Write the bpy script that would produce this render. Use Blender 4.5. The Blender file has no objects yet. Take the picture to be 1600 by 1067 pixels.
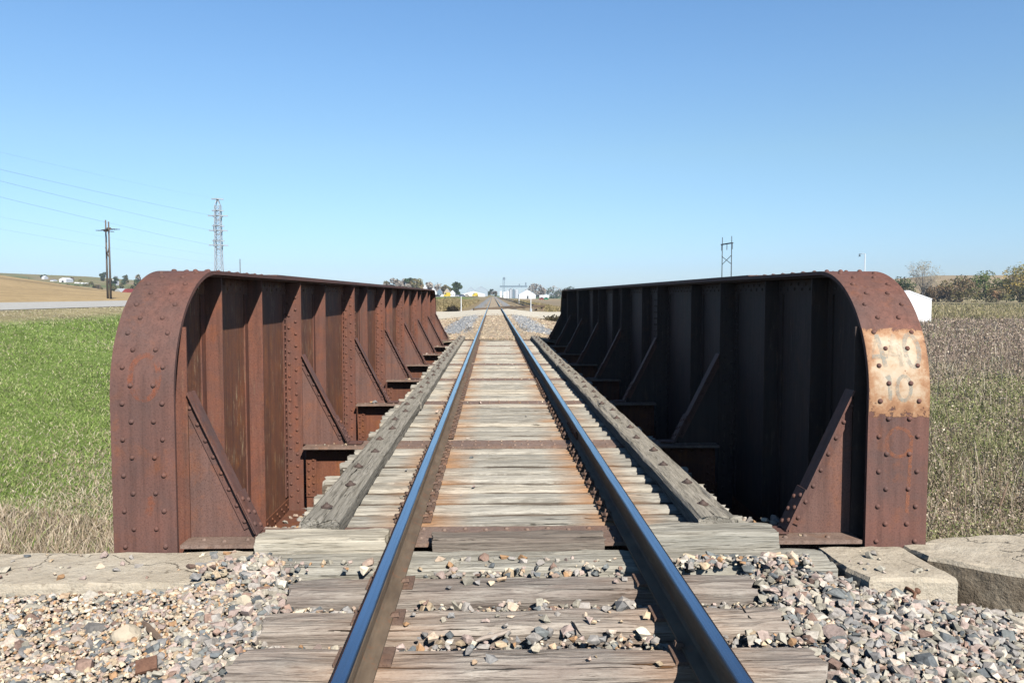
import bpy, bmesh, math, random
import numpy as np
from mathutils import Vector, Matrix, noise

random.seed(11)
rng = np.random.default_rng(11)
S = bpy.context.scene
COL = S.collection
sin, cos, rad = math.sin, math.cos, math.radians

# ------------------------------------------------------------------ camera model (metres; track along +Y, rail head top z = 0)
FPX, CH, CX = 1250.0, 1.43, -0.179
_d = Vector((-30 / FPX, 72.5 / FPX, 1.0)); _n = _d.length
PSI = math.asin(30 / FPX / _n); TH = math.asin(72.5 / FPX / _n / cos(PSI))
CF = Vector((sin(PSI) * cos(TH), cos(PSI) * cos(TH), -sin(TH)))
CR = Vector((cos(PSI), -sin(PSI), 0.0)); CU = CR.cross(CF)
CC = Vector((CX, 0.0, CH))


def P(px, py, Y):
    """the real point at distance Y along the track seen at photo pixel px, py"""
    r = CF + CR * ((px - 800) / FPX) - CU * ((py - 533.5) / FPX)
    return CC + r * (Y / r.y)


# ------------------------------------------------------------------ node helpers
def new_mat(name, rough=0.8, spec=0.3, metal=0.0):
    m = bpy.data.materials.new(name); m.use_nodes = True
    nt = m.node_tree; b = nt.nodes['Principled BSDF']
    b.inputs['Roughness'].default_value = rough
    b.inputs['Specular IOR Level'].default_value = spec
    b.inputs['Metallic'].default_value = metal
    return m, nt, b


def nd(nt, typ, inputs=None, **props):
    n = nt.nodes.new(typ)
    for k, v in props.items(): setattr(n, k, v)
    for k, v in (inputs or {}).items():
        s = n.inputs[k]
        if isinstance(v, bpy.types.NodeSocket): nt.links.new(v, s)
        else: s.default_value = v
    return n


def rgb(c): return (c[0], c[1], c[2], 1.0)


def pos(nt, scale=(1, 1, 1), obj=False, rand=False):
    if obj:
        src = nd(nt, 'ShaderNodeTexCoord').outputs['Object']
    else:
        src = nd(nt, 'ShaderNodeNewGeometry').outputs['Position']
    if rand:
        oi = nd(nt, 'ShaderNodeObjectInfo').outputs['Random']
        k = nd(nt, 'ShaderNodeMath', {0: oi, 1: 61.7}, operation='MULTIPLY').outputs[0]
        cx = nd(nt, 'ShaderNodeCombineXYZ', {0: k, 1: k, 2: k}).outputs[0]
        src = nd(nt, 'ShaderNodeVectorMath', {0: src, 1: cx}, operation='ADD').outputs[0]
    return nd(nt, 'ShaderNodeVectorMath', {0: src, 1: scale}, operation='MULTIPLY').outputs[0]


def noi(nt, vec, scale=1.0, detail=6.0, rough=0.6, dist=0.0):
    return nd(nt, 'ShaderNodeTexNoise', {'Vector': vec, 'Scale': scale, 'Detail': detail, 'Roughness': rough, 'Distortion': dist}).outputs['Fac']


def ramp(nt, fac, stops, interp='LINEAR'):
    r = nd(nt, 'ShaderNodeValToRGB', {'Fac': fac}); e = r.color_ramp; e.interpolation = interp
    while len(e.elements) < len(stops): e.elements.new(0.5)
    for el, (p, c) in zip(e.elements, stops):
        el.position = p; el.color = rgb(c) if not isinstance(c, (int, float)) else (c, c, c, 1)
    return r.outputs['Color']


def mix(nt, fac, a, b, mode='MIX'):
    n = nd(nt, 'ShaderNodeMix', data_type='RGBA', blend_type=mode)
    for k, v in ((0, fac), (6, a), (7, b)):
        s = n.inputs[k]
        if isinstance(v, bpy.types.NodeSocket): nt.links.new(v, s)
        else: s.default_value = v if k == 0 else rgb(v)
    return n.outputs[2]


def mth(nt, op, a, b=0.0, clamp=False):
    return nd(nt, 'ShaderNodeMath', {0: a, 1: b}, operation=op, use_clamp=clamp).outputs[0]


def mrange(nt, v, a, b, c=0.0, d=1.0):
    return nd(nt, 'ShaderNodeMapRange', {0: v, 1: a, 2: b, 3: c, 4: d}).outputs[0]


def bump(nt, b, h, strength=0.4, dist=0.01):
    n = nd(nt, 'ShaderNodeBump', {'Height': h, 'Strength': strength, 'Distance': dist})
    nt.links.new(n.outputs[0], b.inputs['Normal'])


# ------------------------------------------------------------------ materials
M = {}


def rust(name, a, b_, orange, streak=0.0, orange_amt=0.5, tan=(0.36, 0.25, 0.16), rough=0.72):
    m, nt, b = new_mat(name, rough, 0.25)
    p = pos(nt)
    c = mix(nt, ramp(nt, noi(nt, p, 2.3, 7, 0.62), [(0.35, 0.0), (0.68, 1.0)]), a, b_)
    ps = pos(nt, (7, 7, 0.8))
    sm = noi(nt, ps, 1.6, 6, 0.6, 0.3)
    o = ramp(nt, noi(nt, p, 5.5, 8, 0.68, 0.4), [(0.56 - 0.1 * orange_amt, 0.0), (0.78, 1.0)])
    o = mth(nt, 'MULTIPLY', o, ramp(nt, sm, [(0.38, 0.15), (0.65, 1.0)]))
    c = mix(nt, o, c, orange)
    if streak:
        p2 = pos(nt, (30, 30, 5.0))
        st = ramp(nt, noi(nt, p2, 1.0, 5, 0.7, 0.2), [(0.56, 0.0), (0.69, 1.0)])
        st = mth(nt, 'MULTIPLY', st, ramp(nt, noi(nt, p, 1.7, 3), [(0.38, 0.0), (0.56, 1.0)]))
        st = mth(nt, 'MULTIPLY', st, streak)
        c = mix(nt, st, c, tan)
        dk = ramp(nt, noi(nt, pos(nt, (13, 13, 0.55)), 1.0, 5, 0.6), [(0.36, 0.6), (0.56, 0.0)])
        dk = mth(nt, 'MULTIPLY', dk, ramp(nt, noi(nt, p, 1.1, 4), [(0.40, 0.1), (0.62, 1.0)]))
        c = mix(nt, dk, c, (0.07, 0.05, 0.04))
    run = ramp(nt, noi(nt, pos(nt, (24, 24, 1.3)), 1.0, 5, 0.65, 0.3), [(0.32, 0.74), (0.5, 1.0), (0.7, 1.16)])
    c = mix(nt, 1.0, c, run, 'MULTIPLY')
    c = mix(nt, ramp(nt, noi(nt, p, 0.9, 4, 0.6), [(0.36, 0.42), (0.58, 0.0)]), c, tuple(v * 0.62 + 0.022 for v in a))
    fine = noi(nt, p, 85, 5, 0.7)
    c = mix(nt, ramp(nt, fine, [(0.34, 0.5), (0.52, 0.0)]), c, (0.05, 0.024, 0.02))
    nt.links.new(c, b.inputs['Base Color'])
    nt.links.new(mrange(nt, fine, 0.3, 0.7, rough - 0.12, rough + 0.14), b.inputs['Roughness'])
    bump(nt, b, mth(nt, 'ADD', fine, mth(nt, 'MULTIPLY', noi(nt, p, 22, 5), 1.5)), 0.35, 0.003)
    M[name] = m


rust('flange_rust', (0.120, 0.070, 0.060), (0.190, 0.084, 0.062), (0.27, 0.092, 0.036), 0, 0.35)
rust('web_rust', (0.175, 0.080, 0.054), (0.275, 0.108, 0.060), (0.42, 0.155, 0.045), 1.0, 1.25, (0.62, 0.44, 0.26))
rust('shaded_girder_rust', (0.052, 0.040, 0.036), (0.080, 0.050, 0.040), (0.13, 0.06, 0.03), 0.25, 0.3)  # right girder's inner steel: rust darkened to put its shade into the colour
rust('gusset_rust', (0.155, 0.088, 0.073), (0.205, 0.096, 0.07), (0.30, 0.105, 0.04), 0, 0.55)
rust('stiffener_rust', (0.150, 0.070, 0.053), (0.215, 0.080, 0.049), (0.29, 0.09, 0.032), 0.25, 0.7)
rust('beam_rust', (0.155, 0.060, 0.036), (0.21, 0.080, 0.045), (0.33, 0.12, 0.03), 0.1, 0.95)
rust('plate_rust', (0.15, 0.085, 0.06), (0.21, 0.105, 0.065), (0.30, 0.125, 0.055), 0, 0.8)

rust('dusty_rust', (0.22, 0.148, 0.115), (0.30, 0.215, 0.172), (0.32, 0.14, 0.06), 0, 0.6)
rust('tie_plate_rust', (0.15, 0.10, 0.078), (0.22, 0.14, 0.10), (0.32, 0.14, 0.06), 0, 0.9)
rust('bolt_rust', (0.095, 0.072, 0.062), (0.125, 0.085, 0.07), (0.2, 0.1, 0.06), 0, 0.4)


def wood(name, axis, pale, mid, dark, stain=True, patch=None, rot=0.0):
    m, nt, b = new_mat(name, 0.88, 0.15)
    g = (1.6, 26, 26) if axis == 'x' else (26, 1.6, 26)
    g2 = (4.0, 110, 110) if axis == 'x' else (110, 4.0, 110)
    p = pos(nt, g, True, True); pf = pos(nt, g2, True, True); pw = pos(nt, (1, 1, 1), True, True)
    n1 = noi(nt, p, 1.0, 7, 0.66, 0.9)
    c = ramp(nt, n1, [(0.30, dark), (0.44, mid), (0.60, pale), (0.78, tuple(min(1, v * 1.12) for v in pale))])
    n2 = noi(nt, pf, 1.0, 4, 0.7, 0.4)
    c = mix(nt, ramp(nt, n2, [(0.34, 0.85), (0.47, 0.0)]), c, tuple(v * 0.35 for v in dark))
    # broad weathering patches and a tint of its own for every timber
    bl = noi(nt, pw, 3.1, 4, 0.6)
    c = mix(nt, ramp(nt, bl, [(0.36, 0.45), (0.62, 0.0)]), c, patch or mid)
    oi = nd(nt, 'ShaderNodeObjectInfo').outputs['Random']
    c = mix(nt, 1.0, c, ramp(nt, oi, [(0.0, (0.62, 0.62, 0.62)), (0.35, (0.86, 0.86, 0.85)), (0.7, (1.0, 0.99, 0.97)), (1.0, (1.0, 0.96, 0.90))]), 'MULTIPLY')
    crack = ramp(nt, noi(nt, pos(nt, (1.1, 40, 40) if axis == 'x' else (40, 1.1, 40), True, True), 1.0, 3, 0.55, 1.2), [(0.305, 1.0), (0.335, 0.0)])
    c = mix(nt, crack, c, (0.02, 0.016, 0.012))
    if rot:
        oy = mth(nt, 'ABSOLUTE', nd(nt, 'ShaderNodeSeparateXYZ', {0: pos(nt, obj=True)}).outputs[1])
        rk = mth(nt, 'MULTIPLY', mrange(nt, mth(nt, 'ADD', oy, mth(nt, 'MULTIPLY', noi(nt, pos(nt, (5, 12, 12), True, True), 1.0, 5, 0.7), 0.05)), 0.125, 0.150), ramp(nt, noi(nt, pos(nt, (7, 9, 9), True, True), 1.0, 5, 0.7), [(0.32, 0.0), (0.46, 1.0)]))
        c = mix(nt, mth(nt, 'MULTIPLY', rk, rot), c, (0.075, 0.060, 0.048))
    if stain:
        sx = nd(nt, 'ShaderNodeSeparateXYZ', {0: pos(nt)}).outputs
        dx = mth(nt, 'ABSOLUTE', mth(nt, 'SUBTRACT', mth(nt, 'ABSOLUTE', sx[0]), 0.72))
        k = mrange(nt, mth(nt, 'ADD', dx, mth(nt, 'MULTIPLY', noi(nt, pos(nt, (3, 12, 8)), 1.0, 5, 0.7), 0.22)), 0.50, 0.16)
        k = mth(nt, 'MULTIPLY', k, ramp(nt, noi(nt, pos(nt, (0.5, 2.7, 1)), 1.0, 3, 0.6), [(0.36, 0.12), (0.60, 1.0)]))
        c = mix(nt, mth(nt, 'MULTIPLY', k, 0.9 if stain is True else stain), c, (0.37, 0.18, 0.075))
    nt.links.new(c, b.inputs['Base Color'])
    h = mth(nt, 'ADD', mth(nt, 'MULTIPLY', n1, 2.2), n2)
    h = mth(nt, 'SUBTRACT', h, mth(nt, 'MULTIPLY', crack, 2.0))
    bump(nt, b, h, 0.85, 0.008)
    M[name] = m


wood('bridge_tie_wood', 'x', (0.58, 0.545, 0.475), (0.47, 0.435, 0.37), (0.25, 0.222, 0.182), True, None, 0.6)
wood('tie_side_wood', 'x', (0.20, 0.165, 0.13), (0.13, 0.105, 0.083), (0.06, 0.047, 0.038))
wood('old_tie_wood', 'x', (0.455, 0.41, 0.36), (0.315, 0.273, 0.238), (0.125, 0.102, 0.087), 0.4, (0.24, 0.185, 0.16))
wood('block_wood', 'x', (0.55, 0.52, 0.45), (0.43, 0.40, 0.335), (0.22, 0.19, 0.15), False)
wood('block_wood_old', 'x', (0.42, 0.36, 0.30), (0.31, 0.255, 0.21), (0.15, 0.12, 0.10), False)
wood('guard_wood', 'y', (0.42, 0.385, 0.33), (0.31, 0.285, 0.24), (0.14, 0.125, 0.10), False)

m, nt, b = new_mat('rail_head', 0.16, 0.5, 1.0)
p = pos(nt, (60, 0.6, 1))
c = ramp(nt, noi(nt, p, 1.0, 4), [(0.3, (0.42, 0.44, 0.47)), (0.7, (0.52, 0.53, 0.56))])
dx_ = mth(nt, 'ABSOLUTE', mth(nt, 'SUBTRACT', mth(nt, 'ABSOLUTE', nd(nt, 'ShaderNodeSeparateXYZ', {0: pos(nt)}).outputs[0]), 0.7555))
edge_ = mrange(nt, mth(nt, 'ADD', dx_, mth(nt, 'MULTIPLY', noi(nt, pos(nt, (3, 1.5, 3)), 1.0, 4), 0.012)), 0.029, 0.038)
c = mix(nt, edge_, c, (0.14, 0.115, 0.10))
nt.links.new(c, b.inputs['Base Color'])
nt.links.new(mth(nt, 'ADD', mrange(nt, noi(nt, pos(nt, (90, 1.2, 1)), 1.0, 4), 0.3, 0.7, 0.10, 0.26), mth(nt, 'MULTIPLY', edge_, 0.25)), b.inputs['Roughness'])
M['rail_head'] = m
m, nt, b = new_mat('rail_side', 0.7, 0.3)
p = pos(nt)
c = mix(nt, ramp(nt, noi(nt, pos(nt, (12, 3, 12)), 1.0, 6, 0.65), [(0.35, 0.0), (0.7, 1.0)]), (0.115, 0.082, 0.055), (0.19, 0.14, 0.095))
c = mix(nt, ramp(nt, noi(nt, p, 14, 6, 0.7), [(0.55, 0.0), (0.72, 0.8)]), c, (0.22, 0.10, 0.05))
nt.links.new(c, b.inputs['Base Color']); bump(nt, b, noi(nt, p, 60, 5), 0.3, 0.002)
M['rail_side'] = m

m, nt, b = new_mat('concrete', 0.9, 0.2)
p = pos(nt)
c = ramp(nt, noi(nt, p, 3.2, 7, 0.65), [(0.3, (0.41, 0.345, 0.26)), (0.55, (0.51, 0.44, 0.34)), (0.75, (0.57, 0.51, 0.41))])
v = nd(nt, 'ShaderNodeTexVoronoi', {'Vector': p, 'Scale': 62.0, 'Randomness': 1.0})
c = mix(nt, ramp(nt, v.outputs['Distance'], [(0.14, 0.8), (0.36, 0.0)]), c, mix(nt, v.outputs['Color'], (0.25, 0.19, 0.15), (0.66, 0.60, 0.5)))
c = mix(nt, ramp(nt, noi(nt, p, 17, 6, 0.7), [(0.30, 0.85), (0.42, 0.0)]), c, (0.16, 0.125, 0.09))
nt.links.new(c, b.inputs['Base Color'])
wv = nd(nt, 'ShaderNodeVectorMath', {0: p, 1: nd(nt, 'ShaderNodeTexNoise', {'Vector': p, 'Scale': 3.0, 'Detail': 6.0}).outputs['Color']}, operation='ADD').outputs[0]
cr = nd(nt, 'ShaderNodeTexVoronoi', {'Vector': wv, 'Scale': 0.9}, feature='DISTANCE_TO_EDGE').outputs['Distance']
crk = ramp(nt, cr, [(0.0, 1.0), (0.012, 0.0)])
c = mix(nt, mth(nt, 'MULTIPLY', crk, 0.8), c, (0.07, 0.055, 0.04))
nt.links.new(c, b.inputs['Base Color'])
bump(nt, b, mth(nt, 'SUBTRACT', mth(nt, 'ADD', noi(nt, p, 55, 6, 0.7), mth(nt, 'MULTIPLY', noi(nt, p, 9, 5), 2.5)), crk), 0.7, 0.012)
M['concrete'] = m
m, nt, b = new_mat('dirty_concrete', 0.9, 0.2)
p = pos(nt)
c = ramp(nt, noi(nt, p, 5, 8, 0.7), [(0.33, (0.10, 0.078, 0.055)), (0.5, (0.20, 0.16, 0.115)), (0.7, (0.31, 0.26, 0.195))])
nt.links.new(c, b.inputs['Base Color'])
bump(nt, b, mth(nt, 'ADD', noi(nt, p, 40, 6, 0.7), mth(nt, 'MULTIPLY', noi(nt, p, 7, 5), 3)), 0.8, 0.02)
M['dirty_concrete'] = m

m, nt, b = new_mat('cream_paint', 0.75, 0.3)
p = pos(nt)
sx = nd(nt, 'ShaderNodeSeparateXYZ', {0: p}).outputs
edge = mth(nt, 'MAXIMUM', mrange(nt, mth(nt, 'ABSOLUTE', mth(nt, 'SUBTRACT', sx[0], 2.51)), 0.10, 0.215),
           mth(nt, 'MAXIMUM', mrange(nt, sx[2], 0.86, 0.64), mrange(nt, sx[2], 1.12, 1.20)))
w = mth(nt, 'ADD', mth(nt, 'MULTIPLY', edge, 0.34), noi(nt, p, 11, 8, 0.7))
c = ramp(nt, w, [(0.40, (0.54, 0.44, 0.33)), (0.58, (0.48, 0.35, 0.235)), (0.74, (0.36, 0.195, 0.105)), (0.93, (0.24, 0.115, 0.06))])
c = mix(nt, ramp(nt, noi(nt, pos(nt, (30, 30, 14)), 1.6, 5, 0.7), [(0.64, 0.0), (0.70, 0.9)]), c, (0.23, 0.10, 0.05))
nt.links.new(c, b.inputs['Base Color']); nt.links.new(ramp(nt, mth(nt, 'ADD', mth(nt, 'MULTIPLY', edge, 0.5), noi(nt, p, 16, 7, 0.75)), [(0.99, 1.0), (1.0, 0.0)]), b.inputs['Alpha'])
bump(nt, b, noi(nt, p, 60, 5), 0.25, 0.002)
M['cream_paint'] = m


def worn(name, col, lo, hi, scale=26, amount=1.0):
    m, nt, b = new_mat(name, 0.8, 0.2)
    p = pos(nt)
    c = mix(nt, noi(nt, p, 40, 5), tuple(v * 0.85 for v in col), tuple(min(1, v * 1.15) for v in col))
    nt.links.new(c, b.inputs['Base Color'])
    a = ramp(nt, noi(nt, p, scale, 6, 0.75), [(lo, 0.0), (hi, amount)])
    nt.links.new(a, b.inputs['Alpha'])
    M[name] = m


worn('digit_paint', (0.37, 0.36, 0.31), 0.36, 0.66, 24, 0.75)
worn('faded_digit_paint', (0.44, 0.40, 0.32), 0.40, 0.70, 22, 0.55)
worn('orange_mark', (0.50, 0.17, 0.07), 0.36, 0.80, 34, 0.55)
worn('faint_orange_mark', (0.42, 0.12, 0.05), 0.42, 0.75, 18, 0.55)


def plain(name, col, rough=0.7, var=0.12, scale=3.0, metal=0.0):
    m, nt, b = new_mat(name, rough, 0.3, metal)
    c = mix(nt, noi(nt, pos(nt), scale, 5), tuple(v * (1 - var) for v in col), tuple(min(1, v * (1 + var)) for v in col))
    nt.links.new(c, b.inputs['Base Color'])
    M[name] = m


plain('white_paint', (0.80, 0.80, 0.79), 0.6, 0.05, 0.8)
plain('white_roof', (0.74, 0.74, 0.75), 0.5, 0.06, 0.5)
plain('grey_roof', (0.30, 0.31, 0.33), 0.6, 0.1, 0.5)
plain('dark_opening', (0.03, 0.03, 0.035), 0.5)
plain('red_paint', (0.26, 0.04, 0.035), 0.7, 0.15, 0.6)
plain('metal_blue', (0.36, 0.43, 0.48), 0.6, 0.06, 0.3)
plain('barn_grey', (0.32, 0.32, 0.31), 0.7, 0.1, 0.5)
plain('galvanised', (0.50, 0.53, 0.56), 0.45, 0.08, 1.0)
plain('steel_blue', (0.17, 0.23, 0.28), 0.5, 0.1, 0.4)
plain('tower_steel', (0.36, 0.39, 0.42), 0.6, 0.1, 1.0)
plain('pole_wood', (0.13, 0.105, 0.085), 0.85, 0.25, 2.0)
plain('dark_pole', (0.05, 0.06, 0.065), 0.8, 0.2, 2.0)
plain('insulator', (0.09, 0.10, 0.12), 0.3)
plain('wire_metal', (0.22, 0.27, 0.33), 0.5)
plain('bark', (0.12, 0.095, 0.07), 0.9, 0.3, 2.0)
plain('pale_bark', (0.33, 0.29, 0.25), 0.9, 0.2, 2.0)
plain('dead_wood', (0.20, 0.14, 0.10), 0.9, 0.3, 14)
plain('grey_splinter', (0.36, 0.30, 0.25), 0.9, 0.3, 14)
plain('yellow_paint', (0.60, 0.45, 0.04), 0.5)
plain('blue_paint', (0.05, 0.08, 0.16), 0.4)
plain('silver_paint', (0.42, 0.44, 0.46), 0.35)
plain('black_paint', (0.02, 0.02, 0.022), 0.4)
plain('green_paint', (0.03, 0.20, 0.10), 0.5)
plain('tan_paint', (0.45, 0.38, 0.28), 0.7)
plain('car_glass', (0.03, 0.04, 0.05), 0.1)
plain('tyre', (0.02, 0.02, 0.02), 0.9)
plain('cream_rock', (0.47, 0.40, 0.30), 0.9, 0.2, 18)
plain('dark_soil', (0.06, 0.05, 0.035), 0.95, 0.3, 2)

m, nt, b = new_mat('steel_polished', 0.4, 0.5, 0.8); b.inputs['Base Color'].default_value = (0.3, 0.3, 0.3, 1); M['bolt_steel'] = m


def attr_mat(name, rough=0.85, transl=0.0, nscale=None, namt=0.25, bmp=None):
    m, nt, b = new_mat(name, rough, 0.15)
    c = nd(nt, 'ShaderNodeAttribute', attribute_name='Col').outputs['Color']
    if nscale:
        f = noi(nt, pos(nt), nscale, 7, 0.7)
        c = mix(nt, 1.0, c, ramp(nt, f, [(0.28, 1 - namt * 1.6), (0.5, 1.0), (0.72, 1 + namt)]), 'MULTIPLY')
        if bmp: bump(nt, b, f, bmp[0], bmp[1])
    nt.links.new(c, b.inputs['Base Color'])
    if transl:
        t = nd(nt, 'ShaderNodeBsdfTranslucent', {'Color': c})
        mx = nd(nt, 'ShaderNodeMixShader', {0: transl, 1: b.outputs[0], 2: t.outputs[0]})
        nt.links.new(mx.outputs[0], nt.nodes['Material Output'].inputs[0])
    M[name] = m


attr_mat('leaf', 0.7, 0.25)
attr_mat('blade', 0.75, 0.25)
attr_mat('stone', 0.85, 0, 45, 0.28, (0.5, 0.004))


def ground_material():
    m, nt, b = new_mat('ground', 0.95, 0.1)
    c = nd(nt, 'ShaderNodeAttribute', attribute_name='Col').outputs['Color']
    f1 = noi(nt, pos(nt), 0.9, 8, 0.72); f2 = noi(nt, pos(nt, (0.04, 0.35, 0.3)), 1.0, 6, 0.65); f3 = noi(nt, pos(nt), 0.03, 5, 0.6)
    for f, k in ((f1, 0.35), (f2, 0.16), (f3, 0.12)):
        c = mix(nt, 1.0, c, ramp(nt, f, [(0.3, 1 - k), (0.5, 1.0), (0.7, 1 + k)]), 'MULTIPLY')
    nt.links.new(c, b.inputs['Base Color'])
    bump(nt, b, f1, 0.6, 0.15)
    M['ground'] = m


ground_material()


def gravel_material(name, cols, scale, patch=None):
    m, nt, b = new_mat(name, 0.9, 0.2)
    p = pos(nt)
    v = nd(nt, 'ShaderNodeTexVoronoi', {'Vector': p, 'Scale': scale})
    v2 = nd(nt, 'ShaderNodeTexVoronoi', {'Vector': p, 'Scale': scale * 2.3})
    s = nd(nt, 'ShaderNodeSeparateColor', {0: v.outputs['Color']}).outputs
    c = ramp(nt, s[0], cols, 'CONSTANT')
    c = mix(nt, mth(nt, 'GREATER_THAN', s[1], 0.65), c, ramp(nt, nd(nt, 'ShaderNodeSeparateColor', {0: v2.outputs['Color']}).outputs[0], cols, 'CONSTANT'))
    if patch: c = mix(nt, ramp(nt, noi(nt, p, 0.8, 5, 0.7), [(0.42, 0.0), (0.62, 0.7)]), c, patch)
    nt.links.new(c, b.inputs['Base Color'])
    h = mth(nt, 'SUBTRACT', 1.0, v.outputs['Distance'])
    bump(nt, b, h, 1.0, 0.03)
    M[name] = m


gravel_material('ballast_base', [(0.0, (0.22, 0.19, 0.16)), (0.3, (0.33, 0.28, 0.21)), (0.55, (0.14, 0.14, 0.14)), (0.75, (0.42, 0.36, 0.26))], 38)
gravel_material('blue_ballast', [(0.0, (0.21, 0.22, 0.23)), (0.3, (0.31, 0.315, 0.325)), (0.55, (0.14, 0.15, 0.16)), (0.72, (0.40, 0.385, 0.365)), (0.93, (0.50, 0.45, 0.37))], 15)
gravel_material('tan_gravel', [(0.0, (0.34, 0.26, 0.18)), (0.3, (0.44, 0.35, 0.24)), (0.6, (0.25, 0.20, 0.15)), (0.8, (0.56, 0.48, 0.36))], 15)
gravel_material('pale_road', [(0.0, (0.60, 0.54, 0.43)), (0.4, (0.66, 0.60, 0.49)), (0.8, (0.53, 0.47, 0.37))], 9)
gravel_material('grey_road', [(0.0, (0.44, 0.425, 0.395)), (0.4, (0.48, 0.465, 0.43)), (0.8, (0.40, 0.385, 0.355))], 5)
m, nt, b = new_mat('water', 0.08, 0.5); b.inputs['Base Color'].default_value = (0.03, 0.05, 0.07, 1)
bump(nt, b, noi(nt, pos(nt), 2.0, 3), 0.15, 0.05); M['water'] = m


# ------------------------------------------------------------------ mesh helpers
class MB:
    def __init__(self): self.v = []; self.f = []; self.m = []; self.s = []

    def add(self, vs, fs, mat=0, smooth=False):
        o = len(self.v); self.v.extend(tuple(p) for p in vs)
        for f in fs: self.f.append([o + i for i in f]); self.m.append(mat); self.s.append(smooth)

    def hexa(self, p, mat=0):
        self.add(p, [(0, 3, 2, 1), (4, 5, 6, 7), (0, 1, 5, 4), (1, 2, 6, 5), (2, 3, 7, 6), (3, 0, 4, 7)], mat)

    def box(self, x0, x1, y0, y1, z0, z1, mat=0):
        if x0 > x1: x0, x1 = x1, x0
        self.hexa([(x0, y0, z0), (x1, y0, z0), (x1, y1, z0), (x0, y1, z0), (x0, y0, z1), (x1, y0, z1), (x1, y1, z1), (x0, y1, z1)], mat)

    def bar(self, a, b, wu, u, wv, mat=0):
        """box along a->b, half width wu along u, half width wv along the third axis"""
        a = Vector(a); b = Vector(b); d = (b - a).normalized(); u = Vector(u); u = (u - d * u.dot(d)).normalized(); w = d.cross(u)
        q = []
        for c in (a, b):
            for su, sw in ((-1, -1), (1, -1), (1, 1), (-1, 1)): q.append(c + u * (su * wu) + w * (sw * wv))
        self.hexa(q, mat)

    def tube(self, pts, r, n=8, mat=0, smooth=True, cap=True):
        pts = [Vector(p) for p in pts]
        if not hasattr(r, '__len__'): r = [r] * len(pts)
        vs = []; up = Vector((0, 0, 1))
        for i, p in enumerate(pts):
            d = (pts[min(i + 1, len(pts) - 1)] - pts[max(i - 1, 0)]).normalized()
            u = d.cross(up)
            if u.length < 1e-3: u = d.cross(Vector((1, 0, 0)))
            u.normalize(); w = d.cross(u)
            for k in range(n):
                a = 2 * math.pi * k / n; vs.append(p + (u * cos(a) + w * sin(a)) * r[i])
        fs = []
        for i in range(len(pts) - 1):
            for k in range(n): fs.append((i * n + k, i * n + (k + 1) % n, (i + 1) * n + (k + 1) % n, (i + 1) * n + k))
        if cap: fs.append(tuple(range(n - 1, -1, -1))); fs.append(tuple((len(pts) - 1) * n + k for k in range(n)))
        self.add(vs, fs, mat, smooth)

    def dome(self, c, nrm, r=0.019, h=0.014, mat=0, n=10):
        c = Vector(c); nrm = Vector(nrm).normalized()
        u = nrm.cross(Vector((1, 0.1, 0.03)) if abs(nrm.x) < 0.9 else Vector((0, 1, 0.05))).normalized(); w = nrm.cross(u)
        vs = []
        for a in (-0.15, 0.45, 0.95):
            for k in range(n):
                t = 2 * math.pi * k / n
                vs.append(c + (u * cos(t) + w * sin(t)) * (r * cos(max(a, 0))) + nrm * (h * sin(a)))
        vs.append(c + nrm * h)
        fs = []
        for i in range(2):
            for k in range(n): fs.append((i * n + k, i * n + (k + 1) % n, (i + 1) * n + (k + 1) % n, (i + 1) * n + k))
        for k in range(n): fs.append((2 * n + k, 2 * n + (k + 1) % n, 3 * n))
        self.add(vs, fs, mat, True)

    def prism(self, poly, axis, a, b, mat=0):
        """poly: 2D points in the two other axes (x: y,z / y: x,z / z: x,y)"""
        def pt(q, t):
            return {'x': (t, q[0], q[1]), 'y': (q[0], t, q[1]), 'z': (q[0], q[1], t)}[axis]
        n = len(poly)
        self.add([pt(q, a) for q in poly] + [pt(q, b) for q in poly],
                 [tuple(range(n)), tuple(range(2 * n - 1, n - 1, -1))] + [(i, n + i, n + (i + 1) % n, (i + 1) % n) for i in range(n)], mat)

    def build(self, name, mats, parent=None, origin=(0, 0, 0), fix=True):
        if isinstance(mats, str): mats = [mats]
        o = Vector(parent.matrix_world.translation if parent and parent.parent is None else origin)
        if parent is not None: o = Vector(parent['_o'])
        me = bpy.data.meshes.new(name)
        me.from_pydata([tuple(Vector(p) - o) for p in self.v], [], self.f)
        for mm in mats: me.materials.append(M[mm])
        me.polygons.foreach_set('material_index', self.m)
        me.polygons.foreach_set('use_smooth', self.s)
        if fix:
            bm = bmesh.new(); bm.from_mesh(me); bmesh.ops.recalc_face_normals(bm, faces=bm.faces); bm.to_mesh(me); bm.free()
        me.update()
        ob = bpy.data.objects.new(name, me); COL.objects.link(ob)
        if parent is not None: ob.parent = parent
        else: ob.location = o
        ob['_o'] = tuple(o)
        return ob


def tag(o, label=None, cat=None, group=None, kind=None):
    if label: o['label'] = label
    if cat: o['category'] = cat
    if group: o['group'] = group
    if kind: o['kind'] = kind
    return o


def thing(name, loc, label, cat, group=None):
    o = bpy.data.objects.new(name, None); o.empty_display_size = 0.2
    COL.objects.link(o); o.location = loc; o['_o'] = tuple(loc)
    return tag(o, label, cat, group)


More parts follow.
